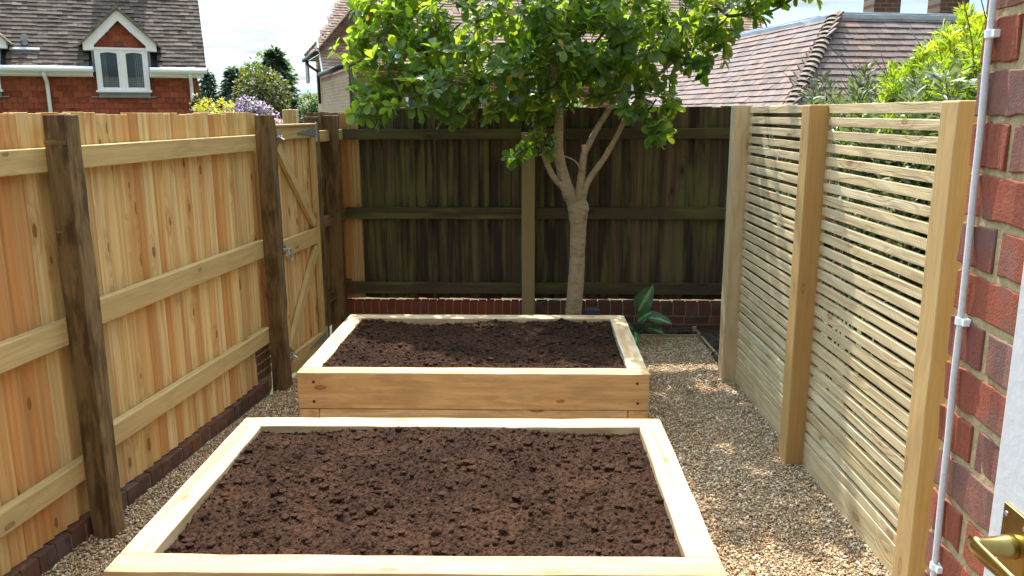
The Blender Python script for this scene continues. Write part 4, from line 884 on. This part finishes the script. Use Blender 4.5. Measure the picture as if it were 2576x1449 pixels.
mb.box(FA(-4.5, 2.63, 0.14), uA * 4.0, nA * 0.06, Z * 0.115); mb.box(FA(0.46, 2.63, 0.14), uA * 0.96, nA * 0.06, Z * 0.115); mb.box(FA(-4.5, 2.612, -0.03), uA * 4.0, nA * 0.17, Z * 0.016); mb.box(FA(0.46, 2.612, -0.03), uA * 0.94, nA * 0.17, Z * 0.016)
mb.build('gutter', M['white'], ha, 0.004)
for s in (-1.29, 1.16):
    mb = MB(); mb.tube([FA(s, 2.70, 0.25), FA(s + .01, 2.62, 0.24), FA(s + 0.02, 2.52, 0.06), FA(s + 0.02, 2.4, 0.045), FA(s + 0.02, 0.0, 0.045)], 0.034, 10); mb.build('downpipe', M['white'], ha, smooth=True)
mb = MB(); mb.tube([FA(-1.57, 3.08, -0.14), FA(-1.57, 3.24, -0.14)], 0.05, 10); mb.tube([FA(-1.57, 3.24, -0.14), FA(-1.57, 3.30, -0.14)], [0.062, 0.062], 10); mb.tube([FA(-1.57, 3.30, -0.14), FA(-1.57, 3.36, -0.14)], [0.04, 0.04], 10)
mb.build('vent_pipe', M['lead'], ha); mb = MB(); c_ = FA(-1.57, 3.06, -0.02); mb.box(c_ - uA * 0.24, uA * 0.48, upA * 0.05, nrA * 0.035); mb.build('flashing', M['leadlight'], ha)
def dormer(sc):
    d = thing('dormer', None, None, FA(sc, 2.7)[:]); d.parent = ha; d.matrix_parent_inverse = Matrix.Translation(-Vector(ha.location))
    G_ = lambda s, z, n=0.0: FA(sc + s, z, n)
    mb = MB(); mb.prism([G_(-0.44, 2.62, -0.02), G_(0.44, 2.62, -0.02), G_(0.44, 3.12, -0.02), G_(0, 3.62, -0.02), G_(-0.44, 3.12, -0.02)], -nA * 0.02); mb.build('backing', M['dark'], d)
    mb = MB()
    for sg in (-1, 1): mb.prism([G_(sg * 0.5, 2.7, 0.03), G_(sg * 0.5, 3.14, 0.03), G_(sg * 0.5, 3.14, -0.8), G_(sg * 0.5, 2.7, -0.8)], uA * (0.05 * -sg))
    mb.build('cheek', M['lead'], d)
    ins = lambda s, t: abs(s - 0.48) < (0.60 - t) * 0.86 - 0.01
    tiles('gable_tiles', G_(-0.48, 3.08, 0.0), uA, Z, nA, 6, 0.96, 0.095, 0.12, M['hungtile'], d, ins, 0.012, 0.12, jit=0.7)
    mb = MB()
    for sg in (-1, 1):
        mb.prism([G_(0, 3.82, 0.09), G_(sg * 0.62, 3.21, 0.09), G_(sg * 0.62, 3.085, 0.09), G_(sg * 0.435, 3.10, 0.09), G_(sg * 0.435, 3.18, 0.09), G_(0, 3.625, 0.09)], nA * 0.03)
        mb.prism([G_(sg * 0.62, 3.085, 0.09), G_(sg * 0.62, 3.20, 0.09), G_(sg * 0.62, 3.20, -0.25), G_(sg * 0.62, 3.085, -0.25)], uA * (-0.02 * sg))
        mb.prism([G_(sg * 0.62, 3.10, 0.09), G_(sg * 0.44, 3.10, 0.09), G_(sg * 0.44, 3.10, -0.2), G_(sg * 0.62, 3.10, -0.2)], Z * -0.015)
    mb.build('bargeboard', M['white'], d)
    for sg in (-1, 1):
        sl_ = (uA * (-sg) * 0.70 + Z * 0.714).normalized(); nr_ = (uA * sg * 0.714 + Z * 0.70).normalized()
        base = G_(sg * 0.68, 3.15, 0.14 if sg > 0 else -1.0); un = -nA if sg > 0 else nA
        tiles('roof_tiles', base, un, sl_, nr_, 9, 1.14, 0.1, 0.165, M['verge'], d, None, 0.016, 0.2)
    mb = MB(); mb.tube([G_(0, 3.845, 0.15), G_(0, 3.845, -0.7)], 0.06, 8); mb.build('ridge', M['verge'], d)
    mb = MB()
    for sg in (-1, 1): mb.box(G_(sg * 0.70, 3.13, 0.12), uA * (-sg) * 0.71 + Z * 0.72, nA * 0.06, (uA * sg + Z) * 0.02)
    mb.build('verge', M['verge'], d)
    w = thing('window', None, None, G_(0, 2.36, 0)[:]); w.parent = d; w.matrix_parent_inverse = Matrix.Translation(-Vector(d.location) )
    return d, w, G_
for sc in (0.0, -2.45):
    d, w, G_ = dormer(sc)
    w.parent = None; bpy.data.objects.remove(w)
    mb = MB(); n0 = 0.02
    mb.box(G_(-0.45, 2.37, n0), Z * 0.745, uA * 0.052, nA * 0.06); mb.box(G_(0.398, 2.37, n0), Z * 0.745, uA * 0.052, nA * 0.06); mb.box(G_(-0.45, 3.10, n0), uA * 0.90, Z * 0.045, nA * 0.065); mb.box(G_(-0.475, 2.335, n0), uA * 0.95, Z * 0.04, nA * 0.10); mb.box(G_(-0.03, 2.37, n0), Z * 0.73, uA * 0.06, nA * 0.062)
    for x0, x1 in ((-0.398, -0.03), (0.03, 0.398)):
        mb.box(G_(x0, 2.375, n0 + 0.002), Z * 0.725, uA * 0.045, nA * 0.05); mb.box(G_(x1 - 0.045, 2.375, n0 + 0.002), Z * 0.725, uA * 0.045, nA * 0.05); mb.box(G_(x0, 2.375, n0 + 0.004), uA * (x1 - x0), Z * 0.05, nA * 0.05)
        xc = (x0 + x1) / 2; hwid = (x1 - x0) / 2 - 0.04
        mb.prism([G_(x0, 3.10, n0 + 0.003)] + [G_(xc + hwid * q, 3.035 + 0.022 * (1 - q * q), n0 + 0.003) for q in np.linspace(-1, 1, 9)] + [G_(x1, 3.10, n0 + 0.003)], nA * 0.05)
    wf = mb.build('window_frame', M['white'], d, 0.003)
    for x0, x1 in ((-0.36, -0.06), (0.06, 0.36)):
        mb = MB(); mb.box(G_(x0, 2.41, n0 + 0.022), uA * (x1 - x0), Z * 0.64, nA * 0.006); mb.build('pane', M['glass'], wf)
    mb = MB(); pts_ = []
    for x0, x1 in ((-0.36, -0.25), (0.22, 0.36)):
        V = []; k = 12
        for i in range(k + 1):
            x = x0 + (x1 - x0) * i / k
            for zz in (2.41, 3.05): V.append(G_(x, zz, -0.02 + 0.012 * math.sin(i * 2.1)))
        mb.add(V, [[2 * i, 2 * i + 2, 2 * i + 3, 2 * i + 1] for i in range(k)])
    mb.build('curtain', M['curtain'], wf)
    mb = MB(); mb.box(G_(-0.44, 2.24, 0.0), uA * 0.88, Z * 0.09, nA * 0.045); mb.box(G_(-0.57, 2.245, -0.01), uA * 1.12, Z * 0.018, nA * 0.04); mb.build('apron', M['lead'], d)
mb = MB()
pc = FA(0.35, 5.1, -2.15); wallslab(mb, pc + nA * 0.2 - uA * 0.42, uA * 0.84, 1.7, -nA * 0.5); wallslab(mb, pc + uA * 0.42 + nA * 0.2, -nA * 0.5, 1.7, -uA * 0.84)
mb.build('chimney', M['chimbrick'], ha)

# ---- house B, behind the tree: cream side wall, red front
b_ = R(22); uB = Vector((math.cos(b_), math.sin(b_), 0)); nB = Vector((math.sin(b_), -math.cos(b_), 0)); vB = -nB
B0 = Vector((-4.078, 17.5, 0)); FB = lambda s, t, z: B0 + uB * s + vB * t + Z * z
hb = thing('cream_brick_house', 'brick house with cream side wall, red front and hipped tile roof behind the tree', 'house', B0[:])
mb = MB(); wallslab(mb, FB(0, 0, -0.2), vB * 3.7, 3.10, uB * 0.2); wallslab(mb, FB(0.02, 3.7, -0.2), vB * 3.1, 3.62, uB * 0.2)
mb.build('side_wall', M['creambrick'], hb)
mb = MB()
for z_, t0, t1 in ((2.80, 0, 5.6), (3.08, 3.7, 6.5)): wallslab(mb, FB(-0.008, t0, z_), vB * (t1 - t0), 0.075, uB * 0.01)
mb.build('string_course', M['redbrick'], hb)
mb = MB(); wallslab(mb, FB(0.0, -0.01, -0.2), uB * 10.5, 3.10, vB * 0.2); mb.build('front_wall', M['redbrick'], hb)
tb = R(48)
upL = (uB * math.cos(tb) + Z * math.sin(tb)); nrL = (-uB * math.sin(tb) + Z * math.cos(tb))
tiles('roof_tiles', FB(-0.20, 3.45, 2.93), uB, (vB * math.cos(tb) + Z * math.sin(tb)), (nB * math.sin(tb) + Z * math.cos(tb)), 46, 9.0, 0.1, 0.165, M['rooftileB'], hb, lambda s, t: s > (t - 1.0) * 0.45, 0.024, 0.26)
tiles('roof_tiles', FB(-0.24, 6.6, 3.50), nB, upL, nrL, 34, 2.9, 0.1, 0.165, M['rooftileB'], hb, lambda s, t: s > t * 0.62, 0.016, 0.22)
upF = (vB * math.cos(tb) + Z * math.sin(tb)); nrF = (nB * math.sin(tb) + Z * math.cos(tb))
tiles('roof_tiles', FB(-0.22, -0.25, 2.92), uB, upF, nrF, 30, 10.9, 0.1, 0.165, M['rooftileB'], hb, lambda s, t: s > t * 1.1 + 0.9, 0.02, 0.24)
mb = MB()
for i in range(34):      # bonnets down the far hip
    p = FB(-0.24, 6.6, 3.50) + (upL - vB * 0.62) * (i * 0.1); q = p + (upL - vB * 0.62) * 0.16
    mb.tube([p + nrL * 0.03, q + nrL * 0.02], [0.085, 0.05], 8)
mb.build('hip_tiles', M['verge'], hb)
mb = MB(); mb.box(FB(-0.235, 3.45, 2.90), (vB * math.cos(tb) + Z * math.sin(tb)) * 1.25, uB * 0.03, (nB * math.sin(tb) + Z * math.cos(tb)) * 0.06, 0.5); mb.build('verge', M['white'], hb)
mb = MB(); mb.tube([FB(-0.27, -0.2, 2.88), FB(-0.27, 3.62, 2.88)], 0.055, 8); mb.tube([FB(-0.30, 3.7, 3.42), FB(-0.30, 7.0, 3.42)], 0.06, 8); mb.tube([FB(-0.2, -0.3, 2.88), FB(10.5, -0.3, 2.88)], 0.055, 8)
mb.build('gutter', M['blackpipe'], hb, smooth=True)
mb = MB(); mb.tube([FB(-0.28, 6.3, 3.4), FB(-0.28, 6.3, 3.28), FB(-0.05, 5.75, 3.05), FB(-0.05, 5.7, 2.2)], 0.04, 8); mb.tube([FB(-0.03, -0.05, 2.85), FB(-0.03, -0.05, 0)], 0.042, 8); mb.build('downpipe', M['blackpipe'], hb, smooth=True)
mb = MB(); mb.box(FB(-0.26, 6.35, 2.78), uB * 0.04, vB * 0.62, Z * 0.62); mb.box(FB(-0.23, 3.8, 3.36), uB * 0.25, vB * 2.6, Z * 0.02); mb.build('soffit', M['soffit'], hb)
for s0, s1 in ((1.1, 2.0), (6.1, 7.0), (7.6, 8.5), (3.4, 4.3)):
    mb = MB(); y_ = -0.03
    for a0_, a1_ in ((s0, s0 + 0.06), (s1 - 0.06, s1), ((s0 + s1) / 2 - 0.03, (s0 + s1) / 2 + 0.03)): mb.box(FB(a0_, y_, 1.75), Z * 1.0, uB * (a1_ - a0_), vB * 0.06)
    mb.box(FB(s0, y_ - 0.01, 1.7), uB * (s1 - s0), Z * 0.06, vB * 0.07); mb.box(FB(s0, y_ - 0.01, 2.7), uB * (s1 - s0), Z * 0.06, vB * 0.07); f_ = mb.build('window', M['white'], hb)
    mb = MB(); mb.box(FB(s0 + .05, y_ + 0.012, 1.76), uB * (s1 - s0 - .1), Z * 0.94, vB * 0.006); mb.build('pane', M['slate'], f_)

# ---- house C, right: low clay tiled hipped roof with lead ridge
c_ = R(12); uC = Vector((math.cos(c_), math.sin(c_), 0)); vC = Vector((-math.sin(c_), math.cos(c_), 0)); C0 = Vector((2.598, 9.0, 0))
hc = thing('hipped_roof_outbuilding', 'low building with pinkish clay tiled hipped roof and lead capping on the right', 'outbuilding', C0[:])
r0 = 0.40; rt = 1.03; E0 = C0 - (uC + vC) * r0 + Z * (1.988 - r0); sl_len = (rt + r0) * math.sqrt(2); nrow = int(sl_len / 0.1)
q2 = 1 / math.sqrt(2)
upR = (vC + Z) * q2; nrR = (-vC + Z) * q2; upW = (uC + Z) * q2; nrW = (-uC + Z) * q2
tiles('front_roof_tiles', E0, uC, upR, nrR, nrow, 5.6, 0.1, 0.165, M['rooftileC'], hc, lambda s, t: s > t * q2 - 0.03, 0.02, 0.24)
tiles('side_roof_tiles', E0 + vC * 6.5, -vC, upW, nrW, nrow, 6.5, 0.1, 0.165, M['rooftileC'], hc, lambda s, t: 6.5 - s > t * q2 - 0.03, 0.02, 0.24)
mb = MB(); mb.prism([E0 + Z * -.02, E0 + uC * 5.6 + Z * -.02, E0 + uC * 5.6 + (vC + Z) * (rt + r0), E0 + (uC + vC + Z) * (rt + r0)], -nrR * 0.04); mb.prism([E0 + Z * -.02, E0 + vC * 6.5 + Z * -.02, E0 + vC * 6.5 + (uC + Z) * (rt + r0), E0 + (uC + vC + Z) * (rt + r0)], -nrW * 0.04); mb.build('roof_deck', M['dark'], hc)
top = E0 + (uC + vC + Z) * (rt + r0)
mb = MB()
mb.box(top - uC * 0.02 - vC * 0.06 + Z * 0.0, uC * 5.0, vC * 0.5, Z * 0.05); mb.box(top - uC * 0.06 + vC * 0.3, vC * 5.0, uC * 0.5, Z * 0.05)
mb.box(top - vC * 0.075 - Z * 0.06, uC * 4.6, vC * 0.02, Z * 0.085, 0.5, 30, 0.003); mb.box(top - uC * 0.075 - Z * 0.06, vC * 5, uC * 0.02, Z * 0.085, 0.5, 30, 0.003)
mb.build('lead_capping', M['leadlight'], hc, 0.01)
mb = MB(); hd_ = (uC + vC + Z).normalized(); nn = (-uC - vC + Z * 2).normalized(); sd_ = hd_.cross(nn).normalized()
nb = 26
for i in range(nb):
    p = E0 + (uC + vC + Z) * ((i + 0.2) / nb * (rt + r0)); ln_ = 0.16
    V = []
    for jj, (dd, rad, rise) in enumerate(((0.0, 0.095, 0.055), (ln_, 0.062, 0.022))):
        for layer in (0, 1):
            for k in range(7):
                a = (k / 6 - 0.5) * 2.0; V.append(p + hd_ * dd + sd_ * rad * math.sin(a) * 1.15 + nn * (rad * (math.cos(a) - 0.75) + rise - layer * 0.014))
    Fc = []
    for k in range(6): Fc += [[k, k + 1, 14 + k + 1, 14 + k], [7 + k, 21 + k, 21 + k + 1, 7 + k + 1], [k, 7 + k, 7 + k + 1, k + 1]]
    mb.add(V, Fc, random.random())
mb.build('bonnet_hip_tiles', M['ridge'], hc)
mb = MB(); wallslab(mb, E0 + (uC + vC) * 0.25 - Z * 1.8, uC * 5.4, 1.9, vC * 0.2); wallslab(mb, E0 + (uC + vC) * 0.25 - Z * 1.8, vC * 6.2, 1.9, uC * 0.2); mb.build('wall', M['redbrick'], hc)
# chimney house behind it
hd2 = thing('chimney_house', 'distant roofline with two dark brick chimneys above the clay tiled roof', 'house', (6.5, 17, 0))
mb = MB(); wallslab(mb, (5.0, 16.6, -0.2), (6, 1.2, 0), 2.8, (-0.6, 3, 0)); mb.build('wall', M['redbrick'], hd2)
for xa, xb, y, zt in ((5.99, 6.49, 16, 5.2), (7.18, 7.72, 16, 5.4)):
    mb = MB(); wallslab(mb, (xa, y, 2.0), (xb - xa, 0.05, 0), zt - 2.0, (-0.03, 0.45, 0)); wallslab(mb, (xa - 0.04, y - 0.04, zt - 0.3), (xb - xa + 0.08, 0.05, 0), 0.12, (-0.03, 0.53, 0)); mb.build('chimney', M['chimbrick'], hd2)
ur = Vector((1, 0.12, 0)).normalized(); upD = Vector((-0.09, 0.75, 0.66)).normalized()
tiles('roof_tiles', (4.9, 16.3, 2.55), ur, upD, ur.cross(upD), 16, 6.2, 0.1, 0.165, M['rooftileB'], hd2, lambda s, t: t < 0.95 + (s - 1.5) * 0.19)

# ------------------------------------------------------------------ trees and bushes beyond the fences
def bush(name, label, c, r, n, mat, lL, lW, cat='bush', lumps=9, trunk=True, rv=(0, 1), shell=0.45, group=None):
    t = thing(name, label, cat, (c[0], c[1], 0), group); c = np.array(c); r = np.array(r)
    lc = unit(lumps) * rng.uniform(0.35, 0.75, (lumps, 1)); lr = rng.uniform(0.3, 0.55, lumps); k = rng.integers(0, lumps, n)
    d = unit(n); p = lc[k] + d * (lr[k] * (shell + (1 - shell) * rng.random(n) ** 0.6))[:, None]
    P = c + p * r; D = d + rng.normal(0, 0.5, (n, 3)); N = d + np.array([0, 0, 0.8]) + rng.normal(0, 0.3, (n, 3))
    L = lL * rng.uniform(0.6, 1.3, n); leaves('crown', P, D, N, L, lW * L / lL, rng.uniform(*rv, n), mat, t, 0.15, 0.15)
    if trunk:
        mb = MB(); h = c[2]; rr = 0.05 * max(r[0], 0.4) + 0.03
        mb.tube([(c[0], c[1], -0.2), (c[0] + 0.05, c[1], h * 0.5), (c[0], c[1], h)], [rr, rr * 0.8, rr * 0.5], 8)
        for q in range(4): mb.tube([(c[0], c[1], h * 0.6), tuple(c + lc[q] * r * 0.8)], [rr * 0.45, rr * 0.15], 6)
        mb.build('trunk', M['darktrunk'], t, smooth=True)
    return t
def conifer(name, label, base, h, rad, n, mat, lL, lW, tip=1.0, group=None, z0=0.0, blunt=0.8):
    t = thing(name, label, 'conifer', (base[0], base[1], 0), group); b = np.array([base[0], base[1], z0])
    tt = rng.random(n) ** 0.75 * 0.98; lay = np.round(tt * 16) / 16 * 0.65 + tt * 0.35
    an = rng.uniform(0, 6.283, n); rad_t = rad * (1 - lay) ** blunt * (0.85 + 0.25 * np.sin(an * 5 + lay * 40)); rr = rad_t * rng.random(n) ** 0.45
    P = b + np.column_stack([np.cos(an) * rr, np.sin(an) * rr, lay * h])
    D = np.column_stack([np.cos(an), np.sin(an), rng.normal(0.15, 0.35, n)]) + rng.normal(0, 0.25, (n, 3)); N = np.column_stack([rng.normal(0, .3, n), rng.normal(0, .3, n), np.ones(n)])
    L = lL * rng.uniform(0.6, 1.3, n); leaves('crown', P, D, N, L, lW * L / lL, rng.random(n), mat, t, 0.2, 0.1)
    mb = MB(); mb.tube([tuple(b - [0, 0, z0 + .3]), tuple(b + [0, 0, h * 0.5]), tuple(b + [0, 0, h * 0.97])], [rad * 0.10, rad * 0.06, 0.01], 8); mb.build('trunk', M['darktrunk'], t, smooth=True)
    return t
bush('broadleaf_tree', 'tall airy round topped green tree rising between the dark conifers', (-13.95, 41, 3.3), (1.75, 1.6, 1.75), 5200, M['broad'], 0.22, 0.13, 'tree', 16)
conifer('conifer_tree', 'dark pointed conifer on the right side of the tree group', (-12.75, 39, 0), 4.9, 1.6, 5200, M['conifer'], 0.30, 0.11, blunt=0.62)
conifer('conifer_tree', 'dark blue green conifer on the left side of the tree group', (-15.2, 40, 0), 4.1, 1.25, 3600, M['bluecon'], 0.28, 0.10, blunt=0.6)
conifer('conifer_tree', 'low dark conifer at the right foot of the tree group', (-11.75, 37, 0), 2.9, 1.3, 2600, M['conifer'], 0.25, 0.10, blunt=0.5)
bush('olive_conifer', 'olive green rounded conifer in front of the dark tree group', (-10.45, 30, 2.1), (1.25, 1.1, 1.42), 6500, M['olivecon'], 0.16, 0.085, 'conifer', 26, shell=0.7)
conifer('spruce_tree', 'small dark spruce beside the corner of the tile hung house', (-16.45, 40, 0), 3.95, 1.25, 2600, M['bluecon'], 0.28, 0.10, blunt=0.75)
conifer('spruce_tree', 'narrow clipped bright green conifer next to the corner of the tile hung house', (-5.62, 13.2, 0), 2.24, 0.26, 1800, M['olivecon'], 0.07, 0.03, blunt=0.5)
conifer('spruce_tree', 'low dark conifer filling the gap left of the tree group', (-15.6, 37, 0), 2.6, 1.1, 1800, M['conifer'], 0.25, 0.1, blunt=0.6)
bush('yellow_bush', 'bright yellow leaved bush above the left fence', (-4.78, 12.0, 1.86), (0.33, 0.3, 0.30), 2600, M['yellowleaf'], 0.042, 0.028, lumps=12)
bush('lilac_bush', 'lilac bush with purple flower heads above the left fence', (-4.42, 12.2, 1.88), (0.42, 0.35, 0.31), 4200, M['lilac'], 0.036, 0.026, lumps=16, rv=(0.1, 1))
bush('pink_bush', 'pink flowering bush just behind the top of the gate', (-3.28, 10.0, 1.68), (0.26, 0.25, 0.26), 2600, M['pinkbloom'], 0.028, 0.02, lumps=10)
bush('green_tree', 'small light green tree against the cream brick house', (-8.35, 30, 2.0), (0.55, 0.5, 0.85), 1800, M['broad'], 0.14, 0.09, 'tree', 12)
conifer('cedar_tree', 'tall pale blue conifer rising behind the roof of the cream brick house', (-9.3, 40, 0), 8.3, 1.7, 3800, M['bluecon'], 0.34, 0.12)
bush('leafy_bush', 'sunlit green bush behind the dark back fence next to the trunk', (0.05, 8.6, 1.75), (0.5, 0.35, 0.45), 2600, M['goldleaf'], 0.06, 0.035, lumps=12, rv=(0.1, 0.6))
fb = thing('far_bungalow', 'tiny distant bungalow with grey roof below the wooded hill', 'house', (-17.2, 62, 0))
mb = MB(); mb.box((-19, 62, 0), (4.5, 0, 0), (0, 3, 0), Z * 2.25); mb.build('wall', M['whitepaint'], fb)
mb = MB(); mb.prism([(-19.2, 61.7, 2.2), (-19.2, 65.3, 2.2), (-19.2, 63.5, 3.5)], (4.9, 0, 0)); mb.build('roof', M['ridge'], fb)
V = []; nx, ny = 120, 14
for j in range(ny):
    for i in range(nx):
        x = -420 + i * 7.5; t = j / (ny - 1); y = 240 + 160 * t
        hgt = 12.5 * math.sin(math.pi * min(1, t * 0.75)) * (0.55 + 0.45 * math.exp(-((x + 85) / 60) ** 2)) + (1.1 * math.sin(x * 0.31 + j) + 0.8 * math.sin(x * 0.83 + 2 * j)) * t
        V.append((x, y, hgt - 0.5))
Fc = [[j * nx + i, j * nx + i + 1, (j + 1) * nx + i + 1, (j + 1) * nx + i] for j in range(ny - 1) for i in range(nx - 1)]
mb = MB(); mb.add(V, Fc); tag(mb.build('hills', M['hill'], None, smooth=True), kind='structure')
